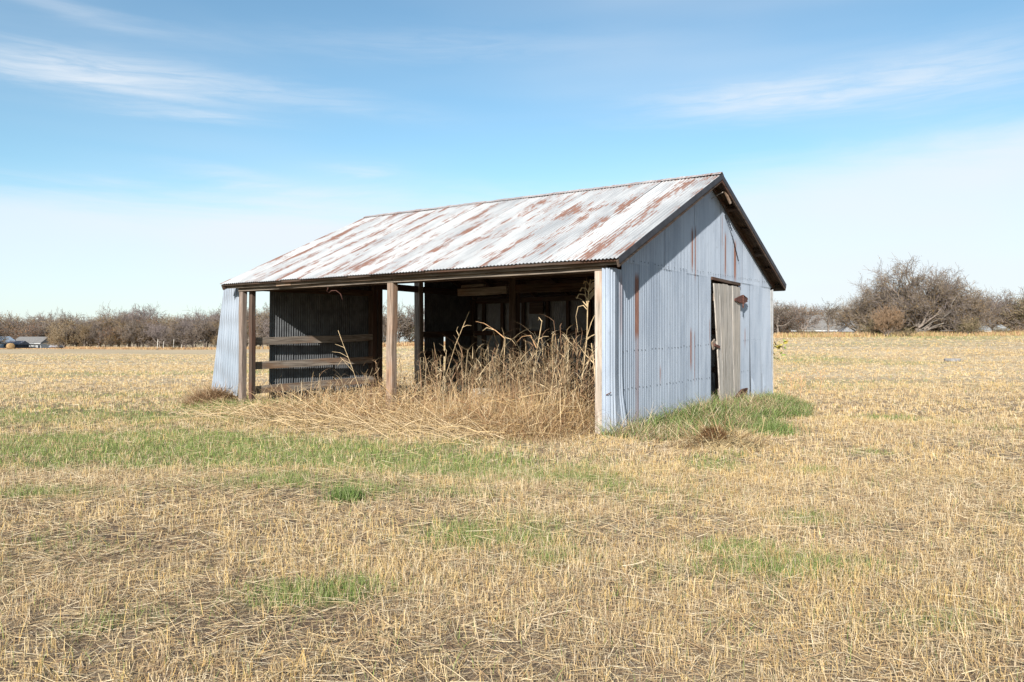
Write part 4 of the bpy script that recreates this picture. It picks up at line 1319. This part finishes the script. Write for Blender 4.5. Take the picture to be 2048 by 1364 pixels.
# ------------------------------------------------------------------ bare winter trees
def grow(seed, H, trunk_h, trunk_r, limbs, reach, kids=(6, 5, 5), lens=(0.55, 0.5, 0.55), up=0.25, droop=0.0, wob=0.22, multi=1, tmin=0.012):
    """segments (p0, p1, r0, r1, level) of a branching tree about H high"""
    r = random.Random(seed)
    segs = []

    def branch(p, d, L, rad, lev, nseg):
        p = Vector(p); d = Vector(d).normalized()
        st = L / nseg
        kidpos = []
        for i in range(nseg):
            d = (d + Vector((r.gauss(0, wob), r.gauss(0, wob), r.gauss(0, wob) + (up if lev < 3 else up * 0.5 - droop) * 0.35))).normalized()
            q = p + d * st
            r0 = rad * (1 - 0.75 * i / nseg); r1 = rad * (1 - 0.75 * (i + 1) / nseg)
            segs.append((p.copy(), q.copy(), max(r0, tmin), max(r1, tmin), lev))
            kidpos.append((q.copy(), d.copy(), (i + 1) / nseg))
            p = q
        if lev - 1 < len(kids):
            nk = kids[lev - 1] + r.randint(-1, 1)
            for k in range(nk):
                t = (k + r.random()) / nk
                t = 0.25 + 0.75 * t
                i = min(nseg - 1, int(t * nseg))
                pa, da, _ = kidpos[i]
                pb = kidpos[i - 1][0] if i > 0 else pa - da * st
                pp = pb.lerp(pa, r.random())
                ax = da.orthogonal().normalized()
                ax.rotate(Matrix.Rotation(r.uniform(0, 6.283), 3, da))
                an = r.uniform(0.45, 1.0)
                nd = (da * math.cos(an) + ax * math.sin(an))
                branch(pp, nd, L * lens[lev - 1] * r.uniform(0.7, 1.25), max(rad * 0.42, tmin), lev + 1, 3 if lev < 3 else 2)

    for mt in range(multi):
        base = Vector((r.uniform(-1, 1) * 0.35 * (multi > 1), r.uniform(-1, 1) * 0.35 * (multi > 1), -0.1))
        d = Vector((r.uniform(-0.12, 0.12), r.uniform(-0.12, 0.12), 1)) if multi == 1 else Vector((r.uniform(-0.5, 0.5), r.uniform(-0.5, 0.5), 1))
        p = base; d.normalize(); n = 3
        for i in range(n):
            q = p + d * (trunk_h / n)
            segs.append((p.copy(), q.copy(), trunk_r * (1 - 0.12 * i), trunk_r * (1 - 0.12 * (i + 1)), 0))
            p = q; d = (d + Vector((r.gauss(0, 0.12), r.gauss(0, 0.12), 0.1))).normalized()
        for k in range(max(1, limbs // multi)):
            a = 6.283 * (k + r.random() * 0.7) / max(1, limbs // multi)
            e = r.uniform(0.15, 1.25)
            dd = Vector((math.cos(a) * math.cos(e), math.sin(a) * math.cos(e), math.sin(e)))
            L = reach * (0.8 + 0.3 * r.random()) * (1.0 + 0.0 * e)
            st = base.lerp(p, r.uniform(0.55, 1.0))
            branch(st, dd, L, trunk_r * 0.5, 1, 5)
    top = max(s[1].z for s in segs)
    k = H / top
    return [(a * k, b * k, r0, r1, lv) for a, b, r0, r1, lv in segs]


def seg_mesh(name, segs, mat, cols, sides=3, leaves=None, leaf_mat=None):
    P0 = np.array([s[0][:] for s in segs]); P1 = np.array([s[1][:] for s in segs]); r0 = np.array([s[2] for s in segs]); r1 = np.array([s[3] for s in segs])
    d = P1 - P0; d /= np.maximum(np.linalg.norm(d, axis=1, keepdims=True), 1e-6)
    ref = np.where(np.abs(d[:, 2:3]) < 0.9, np.array([[0, 0, 1.0]]), np.array([[1.0, 0, 0]]))
    u = np.cross(d, ref); u /= np.maximum(np.linalg.norm(u, axis=1, keepdims=True), 1e-6); w = np.cross(d, u)
    N = len(segs)
    V = np.zeros((N, 2, sides, 3))
    for k in range(sides):
        a = 2 * math.pi * k / sides
        o = u * math.cos(a) + w * math.sin(a)
        V[:, 0, k] = P0 + o * r0[:, None]; V[:, 1, k] = P1 + o * r1[:, None]
    idx = np.arange(N * 2 * sides).reshape(N, 2, sides)
    Fq = np.concatenate([np.stack([idx[:, 0, k], idx[:, 0, (k + 1) % sides], idx[:, 1, (k + 1) % sides], idx[:, 1, k]], -1) for k in range(sides)])
    V = V.reshape(-1, 3); C = np.repeat(cols, 2 * sides, axis=0)
    mats = [mat]; mi = np.zeros(len(Fq), int)
    if leaves is not None:
        v, f, c = leaves
        Fq = np.concatenate([Fq, f + len(V)]); V = np.concatenate([V, v]); C = np.concatenate([C, c])
        mi = np.concatenate([mi, np.ones(len(f), int)]); mats.append(leaf_mat)
    return mesh_np(name, V, Fq, mats, C, False, mi)


BARK = np.array([[0.17, 0.14, 0.115], [0.21, 0.175, 0.15], [0.14, 0.11, 0.09], [0.24, 0.20, 0.17]])


def make_tree(seed, H, trunk_h, trunk_r, limbs, reach, leaf_n=0, leaf_pal=None, leaf_s=0.10, twig_pal=BARK, **kw):
    segs = grow(seed, H, trunk_h, trunk_r, limbs, reach, **kw)
    r = RS(seed + 5)
    big = [s for s in segs if s[4] <= 1]; small = [s for s in segs if s[4] > 1]
    lv = None
    if leaf_n:
        tips = np.array([s[1][:] for s in small if s[4] >= 3])
        b_ = tips[r.randint(0, len(tips), leaf_n)] + r.normal(0, 0.18, (leaf_n, 3))
        lv = blades(b_, r.uniform(0.6, 1.3, leaf_n) * leaf_s, r.uniform(0, 6.283, leaf_n), r.uniform(0.3, 2.6, leaf_n), 0.3, leaf_s * 0.8, pick(r, leaf_pal, leaf_n, 0.25), 1, 0.3, r)
    t_me = seg_mesh('trunk', big, TWIG_M, pick(r, BARK, len(big)), 6)
    c_me = seg_mesh('crown', small, TWIG_M, pick(r, twig_pal, len(small), 0.25), 3, lv, LEAF_M)
    return t_me, c_me


LBR = np.array([[0.24, 0.14, 0.055], [0.30, 0.18, 0.07], [0.20, 0.13, 0.07], [0.27, 0.19, 0.09]])
LOR = np.array([[0.34, 0.15, 0.06], [0.28, 0.13, 0.06], [0.38, 0.20, 0.08]])
LOL = np.array([[0.16, 0.15, 0.06], [0.20, 0.17, 0.07], [0.13, 0.12, 0.05]])
LYE = np.array([[0.50, 0.40, 0.10], [0.40, 0.36, 0.10], [0.30, 0.26, 0.08]])
TW = dict(kids=(7, 6, 5), lens=(0.55, 0.55, 0.55), tmin=0.016)
PURP = np.array([[0.20, 0.165, 0.15], [0.17, 0.14, 0.135], [0.24, 0.20, 0.185]])
TAN = np.array([[0.26, 0.20, 0.13], [0.22, 0.17, 0.115], [0.30, 0.23, 0.15]])
protos = [
    ('bare grey-brown', make_tree(101, 7.2, 1.9, 0.16, 9, 3.3, 900, LBR, 0.12, BARK, **TW)),
    ('purplish bare', make_tree(102, 7.6, 1.7, 0.17, 9, 3.4, 200, LBR, 0.12, PURP, **TW)),
    ('tan', make_tree(103, 6.6, 1.5, 0.15, 10, 3.2, 2200, LBR, 0.13, TAN, **TW)),
    ('orange-leaved', make_tree(104, 6.4, 1.4, 0.15, 9, 3.0, 2600, LOR, 0.12, BARK, **TW)),
    ('olive', make_tree(105, 6.0, 1.2, 0.15, 10, 3.2, 3000, LOL, 0.13, TAN, **TW)),
]


def plant(name, pr, x, y, s, rot, label, group=None, sz=1.0, cat='tree'):
    root = empty(name, (x, y, float(ground_z(x, y)) - 0.05), (0, 0, rot))
    root.scale = (s, s, s * sz)
    tag(root, label, cat, group)
    link('trunk', pr[0], root)
    link('crown', pr[1], root)
    return root


rt = random.Random(77)


def at_px(px, Y):
    return (px - 1024.0) / F_PX * Y, Y


kinds_l = {'bare grey-brown': 'bare grey-brown tree in the dense tree line along the far left field edge',
           'purplish bare': 'purplish bare tree in the dense tree line along the far left field edge',
           'tan': 'tan-twigged tree in the dense tree line along the far left field edge',
           'orange-leaved': 'rusty orange-leaved tree in the dense tree line along the far left field edge',
           'olive': 'olive-brown low tree in the dense tree line along the far left field edge'}
prof = [(-300, 1.0), (0, 1.12), (60, 1.08), (100, 0.98), (130, 0.98), (180, 1.02), (260, 1.12), (330, 1.0), (400, 1.08), (440, 1.15), (520, 1.15), (700, 1.1)]
for row, (Y0, step, k0) in enumerate(((154, 22, 0.78), (160, 20, 0.95), (170, 24, 1.15))):
    px = -130 + row * 7
    while px < 556:
        Y = Y0 + rt.uniform(-2.5, 2.5) + (44 if -30 < px < 122 else 0)
        x, y = at_px(px, Y)
        s = np.interp(px, [p[0] for p in prof], [p[1] for p in prof]) * k0 * rt.uniform(0.88, 1.1) * 1.05
        name, pr = protos[rt.choice((0, 1, 1, 2, 3, 4) if row == 0 else (0, 0, 1, 1, 2, 2, 3))]
        skip = False
        s *= 1.25 if -30 < px < 122 else 1.0
        if not skip:
            plant('bare_tree', pr, x, y, float(s), rt.uniform(0, 6.28), kinds_l[name], 'far left tree line')
        px += step * rt.uniform(0.7, 1.3)
# trees seen through the shed
for (px, Y, s, k, lab) in ((560, 128, .95, 1, 'purplish bare tree seen through the gap beside the left front post'), (590, 126, 0.9, 3, 'orange-leaved tree seen behind the corrugated panel gap'), (748, 104, .85, 0, 'bare tree seen through the shed left of the middle post'),
                          (768, 106, .82, 2, 'tan tree seen through the shed right beside the middle post'), (796, 102, 1.0, 0, 'tall bare tree seen through the shed between the posts'), (822, 104, .9, 4, 'olive-brown tree seen through the shed behind the inner post'),
                          (845, 103, .95, 1, 'bare tree seen through the narrow slit beside the leaning panel'), (525, 131, .95, 0, 'bare tree seen just right of the left front post')):
    x, y = at_px(px, Y)
    plant('bare_tree', protos[k][1], x, y, s * 0.86, rt.uniform(0, 6.28), lab, 'trees seen through the shed')

# --- right side: the big spreading tree and its neighbours
big = make_tree(201, 7.6, 1.3, 0.24, 15, 4.6, 2600, LBR, 0.09, np.concatenate([PURP, BARK, TAN * 0.9]), kids=(10, 10, 8), lens=(0.52, 0.52, 0.5), tmin=0.010, up=0.16, wob=0.20, multi=3)
big2 = make_tree(202, 6.4, 0.9, 0.16, 12, 3.6, 1800, LBR, 0.09, np.concatenate([BARK, TAN]), kids=(8, 7, 6), lens=(0.55, 0.5, 0.5), tmin=0.010, up=0.10, wob=0.22, multi=3)
bush = make_tree(203, 3.2, 0.3, 0.05, 18, 1.6, 900, np.concatenate([LBR, LOR]), 0.06, np.array([[0.27, 0.185, 0.12], [0.23, 0.16, 0.105], [0.31, 0.21, 0.135]]), kids=(7, 6, 5), lens=(0.5, 0.5, 0.5), tmin=0.009, up=0.9, wob=0.14, multi=6)
low = make_tree(204, 1.7, 0.2, 0.03, 16, 1.0, 1500, LOL, 0.06, TAN, kids=(6, 5, 4), lens=(0.5, 0.5, 0.5), tmin=0.007, up=0.2, wob=0.2, multi=5)
gnarl = make_tree(205, 6.2, 2.6, 0.17, 6, 2.6, 300, LOL, 0.09, BARK * 0.8, kids=(5, 4, 3), lens=(0.6, 0.55, 0.5), tmin=0.013, up=0.3, wob=0.35)
thorn = make_tree(206, 4.6, 0.9, 0.15, 10, 2.5, 1500, LOR, 0.08, BARK, kids=(7, 6, 5), lens=(0.55, 0.5, 0.5), tmin=0.010, up=0.25, wob=0.24)
for (nm, pr, px, Y, s, sz, lab, cat) in (
        ('spreading_tree', big, 1838, 80, 1.12, 1.0, 'large spreading bare tree, the tallest at the right field edge', 'tree'),
        ('spreading_tree', big, 1785, 83, 0.92, 1.0, 'rounded bare tree overlapping the left flank of the largest tree', 'tree'),
        ('spreading_tree', big, 1888, 83, 1.0, 1.0, 'rounded bare tree overlapping the right flank of the largest tree', 'tree'),
        ('spreading_tree', big2, 1756, 82, 0.92, 1.0, 'low bare tree at the left foot of the great tree group', 'tree'),
        ('spreading_tree', big2, 1925, 81, 1.0, 1.0, 'low bare tree at the right foot of the great tree group', 'tree'),
        ('spreading_tree', big2, 1725, 86, 0.95, 1.0, 'arching bare tree left of the great tree, over the house gable', 'tree'),
        ('bare_tree', protos[1][1], 1952, 90, 0.72, 1.0, 'slim bare tree between the great tree and the small right house', 'tree'),
        ('bare_tree', protos[3][1], 1985, 96, 0.80, 1.0, 'orange-leaved tree above the small house at the far right', 'tree'),
        ('bare_tree', protos[0][1], 2030, 92, 0.86, 1.0, 'tall bare tree at the right edge of the picture', 'tree'),
        ('bare_tree', protos[4][1], 2075, 90, 0.85, 1.0, 'olive tree just past the right edge', 'tree'),
        ('bare_tree', protos[0][1], 2120, 90, 0.95, 1.0, 'bare tree past the right edge', 'tree'),
        ('gnarled_tree', gnarl, 1657, 84, 0.66, 1.0, 'thin gnarled tree standing in front of the grey-roofed house', 'tree'),
        ('thorn_tree', thorn, 1602, 82, 0.78, 1.0, 'dark reddish thorn tree at the left end of the grey-roofed house', 'tree'),
        ('gnarled_tree', gnarl, 1556, 80, 0.64, 1.0, 'twisted bare tree just right of the shed wall', 'tree'),
        ('thorn_tree', thorn, 1564, 84, 0.85, 1.0, 'brown thorn tree next to the shed rear corner', 'tree'),
        ('thorn_tree', thorn, 1538, 84, 0.9, 1.0, 'olive brown thorn tree half hidden by the shed corner', 'tree'),
        ('upright_bush', bush, 1778, 74, 0.98, 1.0, 'upright reddish brown bush in front of the great tree', 'bush'),
        ('low_bush', low, 1812, 74, 0.75, 0.8, 'low grey bush at the foot of the reddish bush', 'bush'),
        ('low_bush', low, 1935, 76, 1.0, 1.2, 'green-brown low bush under the right flank of the great tree', 'bush'),
        ('low_bush', low, 1745, 76, 1.0, 1.1, 'olive low bush left of the reddish bush', 'bush'),
        ('low_bush', low, 2010, 78, 0.8, 0.7, 'low bush in front of the small right house', 'bush'),
        ('low_bush', low, 1620, 78, 0.9, 0.6, 'low bush at the foot of the thorn tree', 'bush')):
    x, y = at_px(px, Y)
    plant(nm, pr, x, y, s, rt.uniform(0, 6.28), lab, None, sz, cat)
for px in range(1505, 2200, 19):
    x, y = at_px(px + rt.uniform(-8, 8), 182 + rt.uniform(-8, 8))
    name, pr = protos[rt.choice((0, 1, 2, 3))]
    plant('bare_tree', pr, x, y, rt.uniform(1.15, 1.4), rt.uniform(0, 6.28), 'hazy bare tree in the wood behind the houses on the right', 'wood behind the right hand houses')

# the broken limb lying out of the great tree
x, y = at_px(1858, 77)
zb = float(ground_z(x, y))
root = empty('fallen_limb', (x, y, zb))
tag(root, 'pale broken limb sprawling from the foot of the great tree', 'branch')
LIMB = flat_mat('bleached_bark', (0.14, 0.12, 0.10), 0.9, 0.25, 3)
tube('main_limb', [(-1.6, 0, 0.1), (-0.9, 0, 0.5), (0.2, -0.2, 1.3), (1.2, -0.2, 1.7), (2.1, 0, 2.3)], 0.05, LIMB, root)
tube('side_limb', [(1.0, -0.2, 0.45), (1.7, -0.2, 0.5), (2.5, -0.3, 0.45), (3.4, -0.3, 0.42)], 0.05, LIMB, root)
tube('side_limb', [(-1.0, -0.1, 0.45), (-0.2, -0.3, 0.55), (0.4, -0.3, 0.95), (1.3, -0.3, 1.2)], 0.06, LIMB, root)
tube('side_limb', [(2.1, 0, 2.3), (2.2, 0, 3.1), (2.7, 0, 3.9)], 0.04, LIMB, root)

# --- rank dry grass and brush along the field edges
rngt = RS(99)
parts = []
n = 9000
px = rngt.uniform(-140, 900, n); Y = np.interp(px, [-140, 440, 560, 750, 900], [151, 151, 125, 100, 98]) + rngt.uniform(-1.5, 3, n)
x = (px - 1024) / F_PX * Y
z = ground_z(x, Y)
c = pick(rngt, np.array([[0.42, 0.28, 0.15], [0.50, 0.37, 0.20], [0.33, 0.20, 0.11], [0.40, 0.24, 0.13]]), n)
parts.append(blades(np.stack([x, Y, z], -1), rngt.uniform(0.15, 0.6, n) * np.where(px < 130, 0.35, 1.0), rngt.uniform(0, 6.283, n), rngt.uniform(0, 0.5, n), rngt.uniform(0, 0.6, n), 0.12, c, 2, 0.7, rngt, face=rngt.normal(0, 0.5, n)))
n = 9000
px = rngt.uniform(1480, 2200, n); Y = 76 + rngt.uniform(-3, 5, n)
x = (px - 1024) / F_PX * Y
z = ground_z(x, Y)
c = pick(rngt, np.array([[0.42, 0.28, 0.15], [0.50, 0.37, 0.20], [0.30, 0.20, 0.11], [0.30, 0.26, 0.10], [0.40, 0.22, 0.12]]), n)
k = 0.5 + 0.9 * fbm(x * 0.2, Y * 0.2, 12)
parts.append(blades(np.stack([x, Y, z], -1), rngt.uniform(0.12, 0.5, n) * k, rngt.uniform(0, 6.283, n), rngt.uniform(0, 0.5, n), rngt.uniform(0, 0.6, n), 0.05, c, 2, 0.7, rngt, face=rngt.normal(0, 0.5, n)))
stuff('field_edge_grass', parts, STRAW_M, 'rank dry grass fringing the far edges of the field', 'grass')

# sprig of yellow leaves at the rear corner of the gable wall
x, y = to_world(0.05, W + 0.22)
root = empty('leafy_sprig', (float(x), float(y), float(ground_z(x, y))))
tag(root, 'sprig of yellow and withered leaves at the rear corner of the gable wall', 'plant')
tube('stem', [(0, 0, 0), (0.02, 0, 0.6), (-0.02, 0, 1.1), (0.03, 0, 1.5)], 0.01, STALK, root)
tube('stem', [(0.02, 0, 0.6), (0.1, 0, 1.0), (0.2, 0, 1.3)], 0.008, STALK, root)
rl = RS(6)
lm = [flat_mat('yellow_leaf', (0.50, 0.42, 0.09), 0.6, 0.2, 8), flat_mat('withered_leaf', (0.34, 0.27, 0.14), 0.8, 0.3, 8), flat_mat('green_leaf', (0.22, 0.28, 0.07), 0.6, 0.2, 8)]
for k in range(26):
    s = rl.uniform(0.05, 0.10) if k > 2 else 0.10
    vs = [(0, 0, 0), (0.5 * s, 0.1 * s, 0.3 * s), (0.55 * s, 0.15 * s, 0.8 * s), (0, 0.1 * s, 1.3 * s), (-0.55 * s, 0.15 * s, 0.8 * s), (-0.5 * s, 0.1 * s, 0.3 * s), (0, -0.08 * s, 0.6 * s)]
    fs = [(0, 1, 6), (1, 2, 6), (2, 3, 6), (3, 4, 6), (4, 5, 6), (5, 0, 6)]
    link('leaf', mesh_list('leaf', vs, fs, [lm[0 if k < 4 else (1 if k % 3 else 2)]]), root, (rl.uniform(-0.08, 0.26), rl.uniform(-0.1, 0.1), 1.0 + rl.uniform(0, 0.5) if k > 3 else 1.32 + rl.uniform(-.1, .1)),
         (rl.uniform(-1.0, 2.6), rl.uniform(-0.6, 0.6), rl.uniform(0, 6.28)))

# thin dry weeds beyond the corner on the right
for (px, py, h, lab) in ((1600, 800, 0.62, 'spindly dry weed just right of the shed rear corner'), (1640, 790, 0.66, 'taller forked dry weed right of the shed corner'), (1580, 790, 0.5, 'short dry weed against the rear corner of the gable wall')):
    X, Y, _, _, _ = spot(px, py, 1, 1)
    root = empty('dry_weed', (X, Y, float(ground_z(X, Y))))
    tag(root, lab, 'weed')
    tube('stem', [(0, 0, 0), (0.03, 0, h * 0.5), (0.02, 0, h)], 0.008, STALKR, root)
    for q in range(5):
        zz = h * (0.35 + 0.13 * q); sg = 1 if q % 2 else -1
        tube('side_stem', [(0.02, 0, zz), (0.02 + sg * 0.08, 0, zz + 0.1), (0.02 + sg * 0.12, 0.02, zz + 0.22)], 0.005, STALKR, root)

# ------------------------------------------------------------------ far houses
ROOFG = flat_mat('grey_shingles', (0.18, 0.17, 0.16), 0.9, 0.15, 3)
WHITEP = flat_mat('white_paint', (0.42, 0.42, 0.415), 0.7, 0.06, 2)
BRICK = flat_mat('brown_brick', (0.17, 0.115, 0.09), 0.9, 0.25, 5)
GREYW = flat_mat('grey_siding', (0.20, 0.20, 0.205), 0.8, 0.1, 3)
GLASSD = flat_mat('dark_window_glass', (0.04, 0.045, 0.05), 0.15, 0.1, 2)
BLUEW = flat_mat('blue_grey_siding', (0.45, 0.50, 0.55), 0.8, 0.1, 2)


def box(name, x0, x1, y0, y1, z0, z1, mat, parent):
    vs = [(x0, y0, z0), (x1, y0, z0), (x1, y1, z0), (x0, y1, z0), (x0, y0, z1), (x1, y0, z1), (x1, y1, z1), (x0, y1, z1)]
    fs = [(0, 3, 2, 1), (4, 5, 6, 7), (0, 1, 5, 4), (1, 2, 6, 5), (2, 3, 7, 6), (3, 0, 4, 7)]
    return link(name, mesh_list(name, vs, fs, [mat]), parent)


def gable_roof(name, x0, x1, y0, y1, ze, zr, mat, parent, along='x', hip=0.0, th=0.15):
    if along == 'x':
        ym = (y0 + y1) / 2
        top = [(x0 + hip, ym, zr), (x1 - hip, ym, zr)]
        vs = [(x0, y0, ze), (x1, y0, ze), (x1, y1, ze), (x0, y1, ze)] + top
        fs = [(0, 1, 5, 4), (2, 3, 4, 5), (1, 2, 5), (3, 0, 4), (0, 3, 2, 1)]
    else:
        xm = (x0 + x1) / 2
        top = [(xm, y0 + hip, zr), (xm, y1 - hip, zr)]
        vs = [(x0, y0, ze), (x1, y0, ze), (x1, y1, ze), (x0, y1, ze)] + top
        fs = [(0, 1, 4), (1, 2, 5, 4), (2, 3, 5), (3, 0, 4, 5), (0, 3, 2, 1)]
    return link(name, mesh_list(name, vs, fs, [mat]), parent)


def house(px, Y, zg, rot=0.0):
    x, y = at_px(px, Y)
    return empty('house', (x, y, zg), (0, 0, rot))


# right: long grey-roofed house with a white-edged gable wing
h = house(1636, 150, 0.85, 0.0)
tag(h, 'low house with long grey shingle roof and white trim behind the thin trees', 'house')
box('wall', -4.6, 5.2, 0.4, 7, -1.5, 2.45, BRICK, h)
box('porch_wall', 1.2, 5.2, 0.1, 0.38, -1.5, 2.3, WHITEP, h)
gable_roof('roof', -5.2, 5.7, -0.4, 7.6, 2.62, 5.6, ROOFG, h)
box('fascia', -5.2, 5.7, -0.44, -0.38, 2.38, 2.60, WHITEP, h)
for k, (xa, xb) in enumerate(((1.5, 2.3), (2.7, 3.5), (3.9, 4.9))):
    wv = box('window', xa, xb, 0.04, 0.098, 0.4, 1.9, GLASSD, h)
    box('frame', (xa + xb) / 2 - 0.05, (xa + xb) / 2 + 0.05, 0.0, 0.036, 0.4, 1.9, WHITEP, wv)
box('wing_wall', 5.25, 8.2, -2.5, 5, -1.5, 2.3, GREYW, h)
gable_roof('wing_roof', 3.2, 8.6, -2.9, 5.4, 2.3, 4.4, GREYW, h, 'y')
board('white_rake', (5.9, -2.96, 4.42), (8.65, -2.96, 2.32), 0.06, 0.24, WHITEP, h, seg=1, jitter=0)
for (xv, zv) in ((1.2, 3.4), (3.6, 3.5)):
    box('roof_vent', xv, xv + 0.3, 1.0, 1.3, zv - 0.4, zv + 0.25, WHITEP, h)
# far right: small hip-roofed house
h = house(1994, 150, 0.85, 0.0)
tag(h, 'small pale grey hip-roofed house half hidden by trees at the far right', 'house')
box('wall', -2.6, 2.3, 0.4, 5.5, -1.5, 2.35, BRICK, h)
box('corner_wall', 1.0, 2.45, 0.1, 0.38, -1.5, 2.3, WHITEP, h)
gable_roof('roof', -3.2, 2.8, -0.3, 6, 2.5, 4.6, flat_mat('pale_grey_roof', (0.24, 0.25, 0.25), 0.8, 0.1, 2), h, 'x', 2.0)
box('fascia', -3.2, 2.8, -0.36, -0.3, 2.28, 2.48, WHITEP, h)
box('window', -1.6, 0.2, 0.3, 0.396, 0.6, 1.9, GLASSD, h)
# orange shrub by it
x, y = at_px(2032, 120)
plant('russet_shrub', bush, x, y, 0.7, 1.0, 'russet shrub beside the small house at the far right', None, 1.0, 'shrub')
# left: white cottage with grey roof and porch
h = house(56, 186, -1.55, 0.0)
tag(h, 'white cottage with grey roof and dark porch at the far left tree line', 'house')
box('wall', 0.0, 2.9, 0.2, 5.5, -0.5, 2.45, WHITEP, h)
box('porch_wall', -3.4, -0.05, 0.9, 5.5, -0.5, 2.3, BRICK, h)
gable_roof('roof', -3.8, 3.1, -0.3, 6, 2.5, 4.0, ROOFG, h)
box('fascia', -3.8, 3.1, -0.36, -0.3, 2.3, 2.48, WHITEP, h)
box('window', 2.2, 2.75, 0.1, 0.196, 1.3, 2.0, GLASSD, h)
box('door', -1.6, -0.7, 0.8, 0.896, 0.2, 2.1, WHITEP, h)
h = house(-6, 180, -1.4, 0.0)
tag(h, 'blue-grey gabled house cut off by the left edge of the picture', 'house')
box('wall', -3.0, 1.0, 0, 6, -0.5, 2.3, BLUEW, h)
gable_roof('gable', -3.2, 1.2, -0.2, 6.2, 2.3, 3.9, BLUEW, h, 'y')
board('white_rake', (-1.0, -0.3, 3.98), (1.4, -0.3, 2.3), 0.08, 0.22, WHITEP, h, seg=1, jitter=0)
box('carport', 1.1, 4.2, 1.0, 5, -0.5, 2.0, flat_mat('dark_shed_wall', (0.05, 0.055, 0.07), 0.8, 0.2, 2), h)
gable_roof('carport_roof', 1.05, 4.5, 0.8, 5.2, 2.02, 2.9, flat_mat('slate_roof', (0.13, 0.13, 0.15), 0.7, 0.1, 2), h)
h = house(108, 184, -1.45, 0.0)
tag(h, 'small grey-roofed outbuilding between the cottage and the trees on the left', 'outbuilding')
box('wall', -1.0, 0.9, 0, 3, -0.5, 1.5, BRICK, h)
gable_roof('roof', -1.2, 1.1, -0.2, 3.2, 1.5, 2.9, flat_mat('silver_roof', (0.26, 0.26, 0.28), 0.6, 0.1, 2), h, 'x', 0.5)

# round hay bale
x, y = at_px(21, 150)
BALE = flat_mat('hay_bale', (0.30, 0.195, 0.095), 0.95, 0.35, 7)
vs = []; fs = []
n = 28
for j, (yy, rr_) in enumerate(((-0.6, 0.0), (-0.6, 0.50), (-0.55, 0.58), (0.55, 0.58), (0.6, 0.5), (0.6, 0.0))):
    for k in range(n):
        a = 2 * math.pi * k / n
        w_ = rr_ * (1 + 0.02 * math.sin(5 * a + j))
        vs.append((w_ * math.cos(a), yy, 0.54 + w_ * math.sin(a)))
for j in range(5):
    for k in range(n):
        a = j * n + k; b_ = j * n + (k + 1) % n
        fs.append((a, b_, b_ + n, a + n))
tag(link('hay_bale', mesh_list('hay_bale', vs, fs, [BALE], True), None, (x, y, float(ground_z(x, y))), (0, 0, 0.9)), 'round hay bale at the far left edge of the field', 'hay bale')
# pale posts at the far field edge
PPOST = flat_mat('bleached_post', (0.55, 0.52, 0.47), 0.9, 0.2, 3)
for (px, hh, lab) in ((315, 1.9, 'leftmost pale post at the far field edge'), (327, 1.6, 'second pale post at the far field edge'), (347, 1.9, 'tallest pale post at the far field edge, right of the pair'), (363, 1.0, 'short pale post at the far field edge nearest the shed')):
    x, y = at_px(px, 150.5)
    z0 = float(ground_z(x, y))
    tag(tube('fence_post', [(x - 0.05, y, z0 - 0.1), (x, y, z0 + hh * 0.5), (x + 0.08, y, z0 + hh)], 0.055, PPOST, None, 6), lab, 'post')
